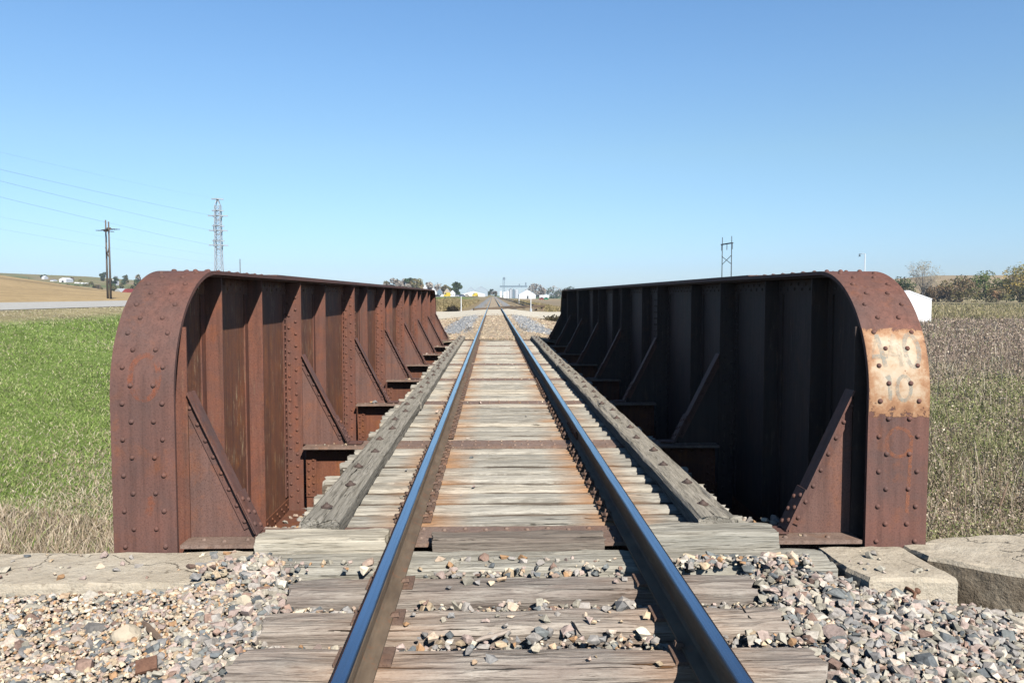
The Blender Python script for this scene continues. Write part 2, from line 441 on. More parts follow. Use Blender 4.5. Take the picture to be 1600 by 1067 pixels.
def np_mesh(name, verts, polys, mat, cols=None, smooth=False):
    """verts (N,3); polys: list of int arrays (F,k)"""
    me = bpy.data.meshes.new(name)
    verts = np.asarray(verts, np.float32)
    me.vertices.add(len(verts)); me.vertices.foreach_set('co', verts.ravel())
    loops = np.concatenate([p.ravel() for p in polys]).astype(np.int32)
    tot = np.concatenate([np.full(len(p), p.shape[1], np.int32) for p in polys])
    start = np.concatenate([[0], np.cumsum(tot)[:-1]]).astype(np.int32)
    me.loops.add(len(loops)); me.loops.foreach_set('vertex_index', loops)
    me.polygons.add(len(tot)); me.polygons.foreach_set('loop_start', start)
    me.polygons.foreach_set('use_smooth', np.full(len(tot), smooth, bool))
    me.update(calc_edges=True)
    if cols is not None:
        ca = me.color_attributes.new('Col', 'FLOAT_COLOR', 'POINT')
        a = np.ones((len(verts), 4), np.float32); a[:, :3] = cols; ca.data.foreach_set('color', a.ravel())
    me.materials.append(M[mat])
    ob = bpy.data.objects.new(name, me); COL.objects.link(ob)
    return ob


def copy_tree(o, parent=None):
    c = o.copy(); COL.objects.link(c)
    if parent is not None: c.parent = parent
    for ch in list(o.children): copy_tree(ch, c)
    return c


ORD = ['zeroth', 'first', 'second', 'third', 'fourth', 'fifth', 'sixth', 'seventh', 'eighth', 'ninth', 'tenth', 'eleventh', 'twelfth']

# ------------------------------------------------------------------ terrain
def sm(a, b, x):
    t = np.clip((x - a) / (b - a), 0, 1); return t * t * (3 - 2 * t)


def ground_z(X, Y):
    X = np.asarray(X, float); Y = np.asarray(Y, float)
    r = X / np.maximum(Y + 0.001, 6.0)
    # left profile: ditch by the girder rising to the highway
    left = np.interp(-X, [0, 2.2, 3.0, 5.0, 8.0, 11.0, 12.7, 13.5, 29.5, 33, 45, 90], [-1.5, -1.2, -0.85, -0.62, -0.08, 0.60, 0.86, 0.98, 0.98, 0.62, 0.5, 0.6])
    right = np.interp(X, [0, 2.2, 3.0, 6.0, 12, 60], [-1.3, -1.35, -1.40, -1.5, -1.55, -1.6])
    near = np.where(X < 0, left, right)
    # beyond the bridge: low track bank
    bank = np.interp(np.abs(X), [0, 2.0, 4.2, 9.0, 14], [-0.27, -0.27, -0.62, -0.62, -0.95])
    bank_l = np.interp(-X, [0, 2.0, 4.2, 9.0, 11.5, 13.5, 29.5, 33, 45], [-0.27, -0.27, -0.60, -0.50, 0.1, 0.98, 0.98, 0.62, 0.5])
    far = np.where(X < 0, bank_l, np.minimum(bank, np.where(X > 9, near + 0.6 * sm(14, 9, X), 9)))
    z = near * (1 - sm(27.5, 30.5, Y)) + far * sm(27.5, 30.5, Y)
    # creek under the bridge, flattened for the approach bank in front of it
    creek = sm(5.3, 7.5, Y) * (1 - sm(26.0, 28.6, Y)) * (1 - sm(2.0, 3.0, np.abs(X)))
    z = z - creek * 0.9
    app = (1 - sm(4.9, 5.25, Y)) * (1 - sm(2.4, 5.0, np.abs(X)))
    z = z * (1 - app) + (-0.55) * app
    # left hills
    t1 = np.interp(-r, [0.0, 0.30, 0.456, 0.53, 0.616, 0.9], [-0.004, -0.002, 0.0032, 0.0125, 0.0246, 0.030])
    corn = 1.43 + 360 * t1
    s = sm(70, 360, Y) * sm(-30, -60, X)
    z = z * (1 - s) + corn * s
    t2 = np.interp(-r, [-2.0, 0.0, 0.06, 0.14, 0.30, 0.44, 0.50, 0.616, 0.9], [0.0005, 0.0005, 0.001, 0.005, 0.011, 0.0178, 0.0222, 0.0264, 0.028])
    s2 = sm(520, 1250, Y) * (X < 0)
    dip = -1.5 * sm(370, 460, Y) * sm(-0.3, -0.42, r)
    z = (z + dip * (1 - s2)) * (1 - s2) + (1.43 + 1240 * t2) * s2
    # right hills
    t3 = np.interp(r, [-1, 0.0, 0.15, 0.30, 0.50, 0.56, 0.70, 0.9], [0.0, 0.0004, 0.0006, 0.004, 0.0185, 0.0232, 0.0238, 0.026])
    z = z - 0.0017 * np.clip(Y - 150, 0, 1000) * sm(6, 14, np.abs(X)) * (1 - sm(0.2, 0.3, np.abs(r)))
    s3 = sm(380, 950, Y) * (X > 0) * sm(0.1, 0.25, r)
    z = z * (1 - s3) + (1.43 + 980 * t3) * s3
    return z


def gz(x, y): return float(ground_z(np.array([x]), np.array([y]))[0])


def nz2(X, Y, sc, seed=0.0):
    out = np.empty(X.size)
    for i, (x, y) in enumerate(zip(X.ravel(), Y.ravel())): out[i] = noise.noise(Vector((x * sc + seed, y * sc, seed)))
    return out.reshape(X.shape)


ys = np.concatenate([np.arange(-6, 32, 0.75), np.geomspace(32, 6000, 120)])
rs = np.concatenate([np.linspace(-1.6, -0.75, 14)[:-1], np.linspace(-0.75, 0.75, 190), np.linspace(0.75, 1.6, 14)[1:]])
# columns denser near the track
G_Y, G_R = np.meshgrid(ys, rs, indexing='ij')
G_X = G_R * (np.maximum(G_Y, 0) + 14)
G_Z = ground_z(G_X, G_Y)
n1 = nz2(G_X, G_Y, 0.035, 3.0); n2 = nz2(G_X, G_Y, 0.25, 9.0); n3 = nz2(G_X, G_Y, 0.012, 17.0)
R_ = G_X / np.maximum(G_Y, 6)


def cmix(a, b, t): return a * (1 - t[..., None]) + b * t[..., None]


C = np.zeros(G_X.shape + (3,)); A_ = np.array
green = A_([0.16, 0.225, 0.06]); dry = A_([0.33, 0.28, 0.155]); corn_c = A_([0.40, 0.29, 0.155]); hillg = A_([0.19, 0.185, 0.075]); hillb = A_([0.27, 0.205, 0.12])
weed = A_([0.17, 0.13, 0.085]); tang = A_([0.36, 0.30, 0.17]); field = A_([0.27, 0.215, 0.145]); hgreen = A_([0.09, 0.15, 0.045]); olive = A_([0.12, 0.13, 0.06])
C[:] = green
e = G_X + n2 * 0.8
C = cmix(C, dry, sm(-11.6, -12.6, e))
C = cmix(C, corn_c, sm(-29, -33, e))
hl = sm(330, 420, G_Y + n1 * 60) * (G_X < 0)
C = cmix(C, cmix(np.broadcast_to(hillg, C.shape), hillb, np.clip(0.5 + n1 * 1.4 + n3, 0, 1)), hl)
C = cmix(C, hgreen, np.clip(sm(0.12, 0.5, n3) * hl, 0, 1) * 0.7)
C = cmix(C, A_([0.13, 0.10, 0.055]), sm(0.04, 0.0, np.abs(G_Y - 250 - 0.12 * G_X * 0 + n1 * 12) / 250 - 0.01) * (G_X < -120) * 0.8)
rr = G_X > 0
C = cmix(C, weed, rr * 1.0)
C = cmix(C, tang, rr * sm(95, 120, G_Y + n2 * 8))
C = cmix(C, field, rr * sm(0.36, 0.26, R_) * sm(100, 130, G_Y))
C = cmix(C, cmix(np.broadcast_to(A_([0.33, 0.25, 0.15]), C.shape), hgreen * 0.75 + olive * 0.25, sm(900, 960, G_Y + n1 * 20)), rr * sm(420, 520, G_Y))
bk = sm(27, 31, G_Y) * (1 - sm(7.5, 11, np.abs(G_X) + n2 * 2)) * (1 - sm(500, 700, G_Y))
C = cmix(C, A_([0.30, 0.235, 0.15]), bk)
berm = sm(96, 104, G_Y) * (1 - sm(300, 420, G_Y)) * sm(-2.5, -4, G_X) * sm(-13, -9.5, e)
C = cmix(C, cmix(np.broadcast_to(A_([0.30, 0.22, 0.12]), C.shape), olive, np.clip(n1 * 1.5 + 0.2, 0, 1)), berm)
greenl = sm(96, 110, G_Y) * (1 - sm(350, 450, G_Y)) * sm(-9, -12, e) * sm(-30, -26, G_X)
C = cmix(C, A_([0.15, 0.20, 0.06]), greenl)
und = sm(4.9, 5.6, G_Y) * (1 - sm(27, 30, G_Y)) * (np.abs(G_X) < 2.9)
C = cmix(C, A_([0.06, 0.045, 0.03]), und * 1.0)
C = cmix(C, A_([0.28, 0.22, 0.15]), (1 - sm(4.6, 5.2, G_Y)) * (1 - sm(4, 7, np.abs(G_X))))
C *= (1 + 0.10 * n2 + 0.10 * n1)[..., None]
nI, nJ = G_X.shape
idx = np.arange(nI * nJ).reshape(nI, nJ)
quads = np.stack([idx[:-1, :-1], idx[:-1, 1:], idx[1:, 1:], idx[1:, :-1]], -1).reshape(-1, 4)
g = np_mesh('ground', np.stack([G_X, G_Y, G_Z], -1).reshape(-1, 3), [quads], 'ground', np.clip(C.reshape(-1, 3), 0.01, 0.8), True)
tag(g, 'open ground of grass, stubble fields and low hills around the bridge', None, None, 'structure')


def sheet(name, xs, ys_, dz, mat, zf=None, kind='structure', label=None, jag=0.0):
    X, Y = np.meshgrid(np.asarray(xs, float), np.asarray(ys_, float))
    if jag:
        w = nz2(X, Y, 0.35, 5.0) * jag
        Xo = X.copy(); Xo[:, 0] += w[:, 0]; Xo[:, -1] += w[:, -1]
        Y = Y.copy(); Y[0] += w[0]; Y[-1] += w[-1]; X = Xo
    Z = (zf(X, Y) if zf else ground_z(X, Y)) + dz
    a, c = X.shape; ii = np.arange(a * c).reshape(a, c)
    q = np.stack([ii[:-1, :-1], ii[:-1, 1:], ii[1:, 1:], ii[1:, :-1]], -1).reshape(-1, 4)
    o = np_mesh(name, np.stack([X, Y, Z], -1).reshape(-1, 3), [q], mat, None, True)
    return tag(o, label, None, None, kind)


LY = np.concatenate([np.arange(-6, 60, 2.0), np.geomspace(60, 900, 60)])
sheet('road', np.linspace(-28.5, -14.5, 9), LY, 0.0, 'grey_road', lambda X, Y: ground_z(X, Y) + 0.012 + 0.0002 * np.maximum(Y, 0), label='pale paved highway running beside the railway')
BY = np.concatenate([np.arange(29.2, 72, 1.4), np.geomspace(73, 1100, 50)])


def bal_far(X, Y): return np.interp(np.abs(X), [0, 1.6, 2.9, 4.3, 6.4], [-0.225, -0.235, -0.40, -0.55, -0.60])


sheet('gravel_road', np.linspace(-14.0, 26, 60), np.linspace(63, 93, 14), 0.05, 'pale_road',
      lambda X, Y: np.maximum(ground_z(X, Y), bal_far(X, Y) + 0.02), label='pale gravel road crossing the track beyond the bridge', jag=2.5)
sheet('far_ballast', np.linspace(-2.75, -1.25, 7), BY[4:], 0.045, 'blue_ballast', bal_far, 'structure', 'blue grey ballast shoulder left of the far track', 0.5)
sheet('far_ballast', np.linspace(1.25, 2.75, 7), BY[4:], 0.045, 'blue_ballast', bal_far, 'structure', 'blue grey ballast shoulder right of the far track', 0.5)
sheet('track_bed', np.linspace(-1.6, 1.6, 9), BY, 0.045, 'tan_gravel', bal_far, 'structure', 'tan gravel bed between the far rails', 0.25)
sheet('gravel_apron', np.linspace(-6.2, 6.2, 25), np.arange(28.6, 76, 1.2), 0.02, 'tan_gravel', bal_far, 'structure', 'tan gravel apron at the far end of the bridge', 1.2)
pond = MB(); pond.add([(118, 232, -1.50), (290, 232, -1.50), (310, 290, -1.50), (125, 290, -1.50)], [(0, 1, 2, 3)])
tag(pond.build('water', 'water'), 'narrow strip of blue pond water beyond the reeds', None, None, 'structure')

# ------------------------------------------------------------------ plate girders
Y0, Y1, ZT, RA, ZB = 5.20, 29.30, 1.61, 0.86, -0.97
FB = [5.41 + 3.38 * k for k in range(8)]
ZC = ZT - RA
L1 = ZC - ZB; LA = RA * math.pi / 2; LT = (Y1 - Y0) - 2 * RA; LTOT = 2 * (L1 + LA) + LT


def path(s, d=0.0):
    """outer face of the flange plate: distance s along it -> (y, z, ny, nz), moved d outward"""
    if s <= L1: y, z, ny, nz = Y0, ZB + s, -1, 0
    elif s <= L1 + LA:
        a = (s - L1) / RA; y, z, ny, nz = Y0 + RA - RA * cos(a), ZC + RA * sin(a), -cos(a), sin(a)
    elif s <= L1 + LA + LT: y, z, ny, nz = Y0 + RA + s - L1 - LA, ZT, 0, 1
    elif s <= L1 + 2 * LA + LT:
        a = (s - L1 - LA - LT) / RA; y, z, ny, nz = Y1 - RA + RA * sin(a), ZC + RA * cos(a), sin(a), cos(a)
    else: y, z, ny, nz = Y1, ZC - (s - L1 - 2 * LA - LT), 1, 0
    return y + ny * d, z + nz * d, ny, nz


SS = list(np.linspace(0, L1, 4)) + list(L1 + np.linspace(0, LA, 30)[1:]) + list(L1 + LA + np.linspace(0, LT, 40)[1:]) + \
    list(L1 + LA + LT + np.linspace(0, LA, 20)[1:]) + list(L1 + 2 * LA + LT + np.linspace(0, L1, 3)[1:])


def strip_along(mb, ss, d0, d1, x0, x1, mat=0):
    """closed plate following the flange path between outward offsets d0 > d1 and across x0..x1"""
    n = len(ss); vs = []
    for s in ss:
        for d in (d0, d1):
            y, z, _, _ = path(s, d)
            vs += [(x0, y, z), (x1, y, z)]
    for a, b in ((0, 1), (3, 2), (2, 0), (1, 3)):
        mb.add([vs[4 * i + k] for i in range(n) for k in (a, b)], [(2 * i, 2 * i + 1, 2 * i + 3, 2 * i + 2) for i in range(n - 1)], mat, (a, b) in ((0, 1), (3, 2)))
    mb.add(vs[:4], [(0, 2, 3, 1)], mat); mb.add(vs[-4:], [(0, 1, 3, 2)], mat)


def make_girder(side):
    """side -1: left of the track, +1: right"""
    xc = -2.45 if side < 0 else 2.51
    WEBM, STM = ('web_rust', 'stiffener_rust') if side < 0 else ('shaded_girder_rust', 'shaded_girder_rust')  # right side takes the darker rust with shade painted in
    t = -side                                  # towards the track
    root = thing('plate_girder', (xc, Y0, ZB),
                 'long rusty riveted girder left of the rails, its inner side sunlit' if side < 0 else
                 'long rusty riveted girder right of the rails with a cream number patch',
                 'bridge girder', 'riveted girders of the railway bridge')
    HW = 0.205
    # flange plate with its rivets
    mb = MB(); strip_along(mb, SS, 0.0, -0.028, xc - HW, xc + HW)
    i = 0; s = 0.055
    jr = random.Random(5 + side)
    while s < LTOT - 0.05:
        w = 0.128 if i % 2 == 0 else 0.073
        if L1 - 1.15 < s < LTOT - 1.2:
            for q in (-1, 1):
                y, z, ny, nz = path(s)
                mb.dome((xc + q * w + jr.uniform(-.003, .003), y, z), (0, ny, nz), 0.0172 + jr.uniform(-.001, .0012), 0.0155, 0, 10 if s < 9 else 7)
        s += 0.1175; i += 1
    fl = mb.build('flange_plate', 'flange_rust', root, fix=False)
    # second cover plate on top of the middle of the span
    mb = MB(); ssm = [x for x in SS if L1 + LA + 1.3 < x < L1 + LA + LT - 1.3]
    strip_along(mb, ssm, 0.014, 0.0005, xc - HW + 0.012, xc + HW - 0.012)
    mb.build('cover_plate', 'flange_rust', root, fix=False)
    # web
    mb = MB(); poly = []
    for s in SS:
        y, z, _, _ = path(s, -0.0295); poly.append((y, max(z, ZB + 0.03)))
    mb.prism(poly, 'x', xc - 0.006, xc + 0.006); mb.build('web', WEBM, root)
    # flange angle: the leg against the web, and the leg under the plate
    mb = MB(); sa = [x for x in SS if x > 0.05 and x < LTOT - 0.05]
    fx = xc + t * 0.0065
    strip_along(mb, sa, -0.045, -0.165, fx, fx + t * 0.013)
    strip_along(mb, sa, -0.030, -0.044, fx, fx + t * 0.150)
    fx2 = xc - t * 0.0065
    strip_along(mb, sa, -0.045, -0.165, fx2, fx2 - t * 0.013)
    strip_along(mb, sa, -0.030, -0.044, fx2, fx2 - t * 0.150)
    s = 0.3; i = 0
    while s < LTOT - 0.3:
        y, z, _, _ = path(s, -0.085 if i % 2 else -0.128)
        mb.dome((fx + t * 0.013, y, z), (t, 0, 0), 0.017, 0.013, 0, 7); s += 0.085; i += 1
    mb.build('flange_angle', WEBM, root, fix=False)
    # bottom flange and angle
    mb = MB(); mb.box(xc - 0.2, xc + 0.2, Y0 + 0.03, Y1 - 0.03, ZB, ZB + 0.028)
    mb.box(fx, fx + t * 0.012, Y0 + 0.05, Y1 - 0.05, ZB + 0.029, ZB + 0.16)
    y = Y0 + 0.2; i = 0
    while y < Y1 - 0.2:
        mb.dome((fx + t * 0.012, y, ZB + (0.07 if i % 2 else 0.12)), (t, 0, 0), 0.017, 0.013, 0, 6); y += 0.09; i += 1
    mb.build('bottom_flange', 'beam_rust', root)

    def stiffener(y, wide, rivets, proj):
        mb = MB(); zb, zt = ZB + 0.03, ZT - 0.046
        x0 = xc + t * 0.0205; x1 = xc + t * proj
        if y < Y0 + RA: zt = ZC + math.sqrt(max(RA ** 2 - (Y0 + RA - y - 0.0) ** 2, 0)) - 0.07
        mb.box(x0, x1, y - 0.013, y, zb, zt)
        mb.box(fx + t * 0.0005, x0 - t * 0.001, y - 0.098, y, zb + 0.165, zt - 0.13)
        z = zb + 0.10; i = 0
        while z < zt - 0.06:
            if rivets:
                px = x0 + t * (0.032 if i % 2 else 0.105)
                mb.dome((px, y - 0.013, z), (0, -1, 0), 0.017, 0.014, 0, 8)
            if rivets and z > zb + 0.18 and z < zt - 0.16: mb.dome((x0 - t * 0.001, y - 0.062, z + 0.03), (t, 0, 0), 0.016, 0.013, 0, 7)
            z += 0.066 if rivets else 0.13; i += 1
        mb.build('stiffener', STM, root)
    inter = [6.33, 7.42] + [0.5 * (FB[k] + FB[k + 1]) - 0.28 for k in range(1, 7)]
    for y in FB: stiffener(y - 0.022, True, True, 0.226 if y == FB[0] else 0.186)
    for y in inter: stiffener(y, False, False, 0.152)
    # web splice plates
    for y in (13.05, 20.3):
        mb = MB(); mb.box(fx, fx + t * 0.012, y - 0.14, y + 0.14, ZB + 0.165, ZT - 0.17)
        z = ZB + 0.22
        while z < ZT - 0.2:
            for q in (-0.095, -0.045, 0.045, 0.095): mb.dome((fx + t * 0.012, y + q, z), (t, 0, 0), 0.016, 0.013, 0, 6)
            z += 0.1
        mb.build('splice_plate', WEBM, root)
    # knee braces
    for y in FB:
        gm = 'gusset_rust' if side < 0 or y == FB[0] else 'shaded_girder_rust'  # right gussets behind the sunlit first one get the painted-in shade too
        ax, az, bx, bz = xc + t * (0.230 if y == FB[0] else 0.190), 0.78, xc + t * 0.665, -0.175
        mb = MB()
        mb.prism([(xc + t * 0.06, 0.77), (ax, az - 0.03), (bx - t * 0.02, bz + 0.0), (bx - t * 0.02, -0.208), (xc + t * 0.06, -0.208)], 'y', y - 0.012, y)
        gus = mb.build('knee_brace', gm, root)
        d = Vector((bx - ax, 0, bz - az)); L = d.length; d.normalize(); nrm = Vector((-d.z * 1, 0, d.x)); nrm = nrm if nrm.z > 0 else -nrm
        mb = MB(); a = Vector((ax, y - 0.006, az)) + nrm * 0.006; b_ = Vector((bx, y - 0.006, bz)) + nrm * 0.006
        mb.bar(a, b_, 0.066, (0, 1, 0), 0.006)
        for yy in (y - 0.0185, y + 0.0065):                      # angle legs on both faces of the gusset
            mb.bar(a - nrm * 0.040 + Vector((0, yy - y + 0.006, 0)) + d * 0.05, b_ - nrm * 0.040 + Vector((0, yy - y + 0.006, 0)) - d * 0.05, 0.006, (0, 1, 0), 0.033)
        for k in range(8):
            c = a - nrm * 0.045 + d * (0.1 + k * (L - 0.2) / 7.0); mb.dome((c.x, y - 0.0246, c.z), (0, -1, 0), 0.016, 0.013, 0, 8)
        mb.build('brace_angle', 'flange_rust', gus)
        mb = MB(); c0 = b_ - d * 0.30 + nrm * 0.0125; c1 = b_ + d * 0.01 + nrm * 0.0125
        mb.bar(c0, c1, 0.076, (0, 1, 0), 0.006)
        e1 = Vector((bx + t * 0.17, y - 0.006, -0.190)); mb.bar(Vector((bx + t * 0.005, y - 0.006, -0.190)), e1, 0.076, (0, 1, 0), 0.006)
        for k in range(3):
            for q in (-0.042, 0.042):
                c = c0 + d * (0.05 + k * 0.095 + (0.03 if q > 0 else 0)) + nrm * 0.006; mb.dome((c.x, y - 0.006 + q, c.z), nrm, 0.018, 0.015, 0, 8)
        mb.build('foot_plate', 'flange_rust', gus)
        mb = MB(); mb.box(xc + t * 0.19, xc + t * 0.82, y - 0.62, y - 0.20, -0.938, -0.926); mb.build('lateral_plate', 'beam_rust', root)
    return root, xc


def ribbon(mb, pts, w, xc, d, mat=0):
    """stroke of half width w painted on the flange plate; pts are (u across, s along)"""
    fine = []
    for (u0, s0), (u1, s1) in zip(pts[:-1], pts[1:]):
        k = max(1, int(math.hypot(u1 - u0, s1 - s0) / 0.02))
        fine += [(u0 + (u1 - u0) * j / k, s0 + (s1 - s0) * j / k) for j in range(k)]
    fine.append(pts[-1]); vs = []
    for i, (u, s) in enumerate(fine):
        a = fine[max(i - 1, 0)]; b_ = fine[min(i + 1, len(fine) - 1)]
        dx, dy = b_[0] - a[0], b_[1] - a[1]; l = math.hypot(dx, dy); nx, ny = -dy / l * w, dx / l * w
        for q in (-1, 1):
            y, z, _, _ = path(s + q * ny, d); vs.append((xc + u + q * nx, y, z))
    mb.add(vs, [(2 * i, 2 * i + 1, 2 * i + 3, 2 * i + 2) for i in range(len(fine) - 1)], mat)


def s_of_z(z): return z - ZB if z <= ZC else L1 + RA * math.asin(min(1, (z - ZC) / RA))


gl, xl = make_girder(-1)
gr, xr = make_girder(1)


def oval(cu, cs, ru, rs_, a0=0, a1=360, n=22):
    return [(cu + ru * cos(rad(a0 + (a1 - a0) * i / n)), cs + rs_ * sin(rad(a0 + (a1 - a0) * i / n))) for i in range(n + 1)]


# cream number patch on the right girder
sa, sb = s_of_z(0.625), s_of_z(1.205)
mb = MB(); seg = list(np.linspace(sa, sb, 14)); nU = 8
vs = []
for i, s in enumerate(seg):
    for j in range(nU + 1):
        u = -0.2035 + 0.407 * j / nU
        ds = (noise.noise(Vector((j * 1.3, i * 0.0, 2.2 if i else 7.1))) * 0.010) if i in (0, len(seg) - 1) else 0
        y, z, _, _ = path(s + ds, 0.0022); vs.append((xr + u, y, z))
fs = [(i * (nU + 1) + j, i * (nU + 1) + j + 1, (i + 1) * (nU + 1) + j + 1, (i + 1) * (nU + 1) + j) for i in range(len(seg) - 1) for j in range(nU)]
mb.add(vs, fs, 0, True)
patch = mb.build('number_patch', 'cream_paint', gr, fix=False)
patch['label'] = 'peeling cream paint patch with ghosted grey numbers'


def digit(strokes, w, mat='digit_paint'):
    mb = MB()
    for k, st in enumerate(strokes): ribbon(mb, st, w, xr, 0.0040 + 0.0007 * k)
    mb.build('painted_digit', mat, patch, fix=False)


za, zb_ = s_of_z(0.955), s_of_z(1.165)          # upper row
hh = zb_ - za
digit([[(-0.118, zb_), (-0.086, za)], [(-0.172, za + 0.30 * hh), (-0.062, za + 0.32 * hh)]], 0.0155)
digit([[(-0.118, zb_ - 0.01), (-0.168, za + 0.36 * hh)]], 0.009, 'faded_digit_paint')
digit([[(0.00, zb_), (-0.052, za + 0.36 * hh), (0.035, za + 0.38 * hh)], [(0.012, zb_ - 0.05), (0.022, za)]], 0.0145, 'faded_digit_paint')
digit([oval(0.104, za + hh / 2, 0.046, hh / 2, 100, 460)], 0.0150)
zc_, zd = s_of_z(0.735), s_of_z(0.895)
digit([[(-0.088, zd - 0.015), (-0.066, zd), (-0.062, zc_)]], 0.0135)
digit([oval(0.030, (zc_ + zd) / 2, 0.046, (zd - zc_) / 2, 80, 440)], 0.0120)
# orange chalked figure below it, and a fainter one on the left girder
def mark(xc_, parent, strokes, w, mat):
    mb = MB()
    for k, st in enumerate(strokes): ribbon(mb, st, w, xc_, 0.0025 + 0.0006 * k)
    mb.build('chalk_mark', mat, parent, fix=False)


mark(xr, gr, [oval(0.005, s_of_z(0.455), 0.083, 0.095, 20, 330), [(0.088, s_of_z(0.50)), (0.082, s_of_z(0.30)), (0.070, s_of_z(-0.02))]], 0.0125, 'orange_mark')
mark(xl, gl, [oval(0.015, s_of_z(0.90), 0.092, 0.145, 60, 400)], 0.018, 'faint_orange_mark')
mark(xl, gl, [[(0.02, s_of_z(0.00)), (0.05, s_of_z(0.07)), (0.03, s_of_z(0.12))]], 0.022, 'faint_orange_mark')

# ------------------------------------------------------------------ floor beams
beam0 = None
BX0, BX1 = xl + 0.215, xr - 0.215
for k, y in enumerate(FB):
    lab = 'rusty steel floor beam under the deck, %s' % ('nearest one, just behind the loose timber blocks' if k == 0 else
          'last one at the far end of the bridge' if k == 7 else '%s one beyond the nearest' % ORD[k])
    if beam0 is None:
        root = thing('floor_beam', (0, y, -0.94), lab, 'floor beam', 'steel floor beams across the bridge')
        mb = MB(); mb.box(BX0, BX1, y - 0.19, y + 0.19, -0.234, -0.209)
        x = BX0 + 0.12; i = 0
        while x < BX1 - 0.08:
            for q in ((-0.12, 0.10) if i % 2 else (-0.085, 0.13)): mb.dome((x, y + q, -0.209), (0, 0, 1), 0.018, 0.015, 0, 8)
            x += 0.145; i += 1
        mb.build('top_flange', 'dusty_rust', root)
        mb = MB(); mb.box(BX0, BX1, y - 0.007, y + 0.007, -0.91, -0.235)
        mb.build('web', 'beam_rust', root)
        mb = MB(); mb.box(BX0, BX1, y - 0.19, y + 0.19, -0.94, -0.911); mb.box(BX0, BX1, y - 0.019, y - 0.008, -0.91, -0.80)
        mb.box(BX0, BX1, y - 0.019, y - 0.008, -0.345, -0.235)
        x = BX0 + 0.08
        while x < BX1 - 0.05:
            mb.dome((x, y - 0.019, -0.855), (0, -1, 0), 0.018, 0.015, 0, 8); mb.dome((x + 0.05, y - 0.019, -0.29), (0, -1, 0), 0.018, 0.015, 0, 8); x += 0.115
        mb.build('bottom_flange', 'beam_rust', root)
        for q, x0 in ((1, BX0), (-1, BX1)):
            mb = MB()
            for xa in (0.0, 0.50):
                mb.box(x0 + q * xa, x0 + q * (xa + 0.11 + (0.06 if xa else 0)), y - 0.031, y - 0.0195, -0.79, -0.36)
                z = -0.75
                while z < -0.37:
                    for px in ((0.03, 0.08) if not xa else (0.04, 0.12)): mb.dome((x0 + q * (xa + px), y - 0.031, z + (0.03 if px > 0.05 else 0)), (0, -1, 0), 0.017, 0.014, 0, 8)
                    z += 0.085
            mb.build('connection_angle', 'beam_rust', root)
        beam0 = root
    else:
        c = copy_tree(beam0); c.location = (0, y, -0.94); c['label'] = lab; c['_o'] = (0, y, -0.94)

# ------------------------------------------------------------------ timbers
def timber_mb(L, W, H, seed, nseg=26, rough=0.006, endr=0.02, axis='x', split=0, wane=0.0, crown=0.0):
    """sawn timber centred at the origin, top at z = 0, with worn edges and ragged ends; long axis x or y"""
    r_ = random.Random(seed); mb = MB(); b = 0.012 + wane
    prof = []
    def edge(p0, p1, n):
        return [(p0[0] + (p1[0] - p0[0]) * i / n, p0[1] + (p1[1] - p0[1]) * i / n) for i in range(n)]
    h = W / 2
    prof += edge((-h + b, 0), (h - b, 0), 9) + edge((h - b, 0), (h, -b), 2) + edge((h, -b), (h, -H), 4) + edge((h, -H), (-h, -H), 2) + edge((-h, -H), (-h, -b), 4) + edge((-h, -b), (-h + b, 0), 2)
    n = len(prof); vs = []
    sp = [r_.uniform(-0.7, 0.7) * h for _ in range(split)]
    for i in range(nseg + 1):
        t = i / nseg; x = -L / 2 + L * t
        for j, (u, z) in enumerate(prof):
            k = Vector((x * 1.7 + seed * 7.3, u * 9 + seed, z * 9)); k2 = Vector((x * 5 + seed * 3.1, u * 28, z * 28 + seed))
            dz = noise.noise(k) * rough + noise.noise(k2) * rough * 0.8; du = noise.noise(k + Vector((31, 0, 0))) * rough * 1.2
            e = 0.0
            if i in (0, nseg): e = (noise.noise(Vector((u * 30 + seed, z * 30, i))) * endr) + noise.noise(Vector((u * 8 + seed, z * 9, i + 5))) * endr
            top = z > -b * 0.9
            if z > -b - 0.001: dz -= crown * (u / h) ** 2
            if abs(abs(u) - (h - b)) < 1e-4 or (abs(abs(u) - h) < 1e-4 and top):
                dz -= max(0, noise.noise(Vector((x * 4 + seed * 2, u * 3, 8.0)))) * rough * 2.5
            for s_ in sp:
                if top and abs(u - s_) < h * 0.10: dz -= 0.018 * max(0.0, 1 - abs(t - (0 if s_ > 0 else 1)) * 2.6)
            xx = x + (e if i in (0, nseg) else 0)
            vs.append((xx, u + du, z + dz) if axis == 'x' else (u + du, xx, z + dz))
    fs = [(i * n + j, i * n + (j + 1) % n, (i + 1) * n + (j + 1) % n, (i + 1) * n + j) for i in range(nseg) for j in range(n)]
    fs += [tuple(range(n - 1, -1, -1)), tuple(nseg * n + j for j in range(n))]
    mb.add(vs, fs)
    if crown > 0.015:                                   # the sides kept their dark creosote where the top has bleached
        for i in range(nseg):
            for j in range(n):
                (u0, z0_), (u1, z1_) = prof[j], prof[(j + 1) % n]
                if abs(u0 + u1) / 2 > h - b * 0.45: mb.m[i * n + j] = 1
    return mb


def mesh_only(mb, mat, name):
    o = mb.build(name, mat); me = o.data; bpy.data.objects.remove(o); return me


br = [mesh_only(timber_mb(3.22, 0.252 + 0.016 * (i % 3), 0.22, 100 + i, 26, 0.012, 0.04, 'x', i % 3, 0.016, 0.022), ['bridge_tie_wood', 'tie_side_wood'], 'bridge_tie') for i in range(9)]
ap = [mesh_only(timber_mb(2.62, 0.255, 0.19, 200 + i, 44, 0.013, 0.04, 'x', 2, 0.014, 0.008), 'old_tie_wood', 'track_tie') for i in range(6)]

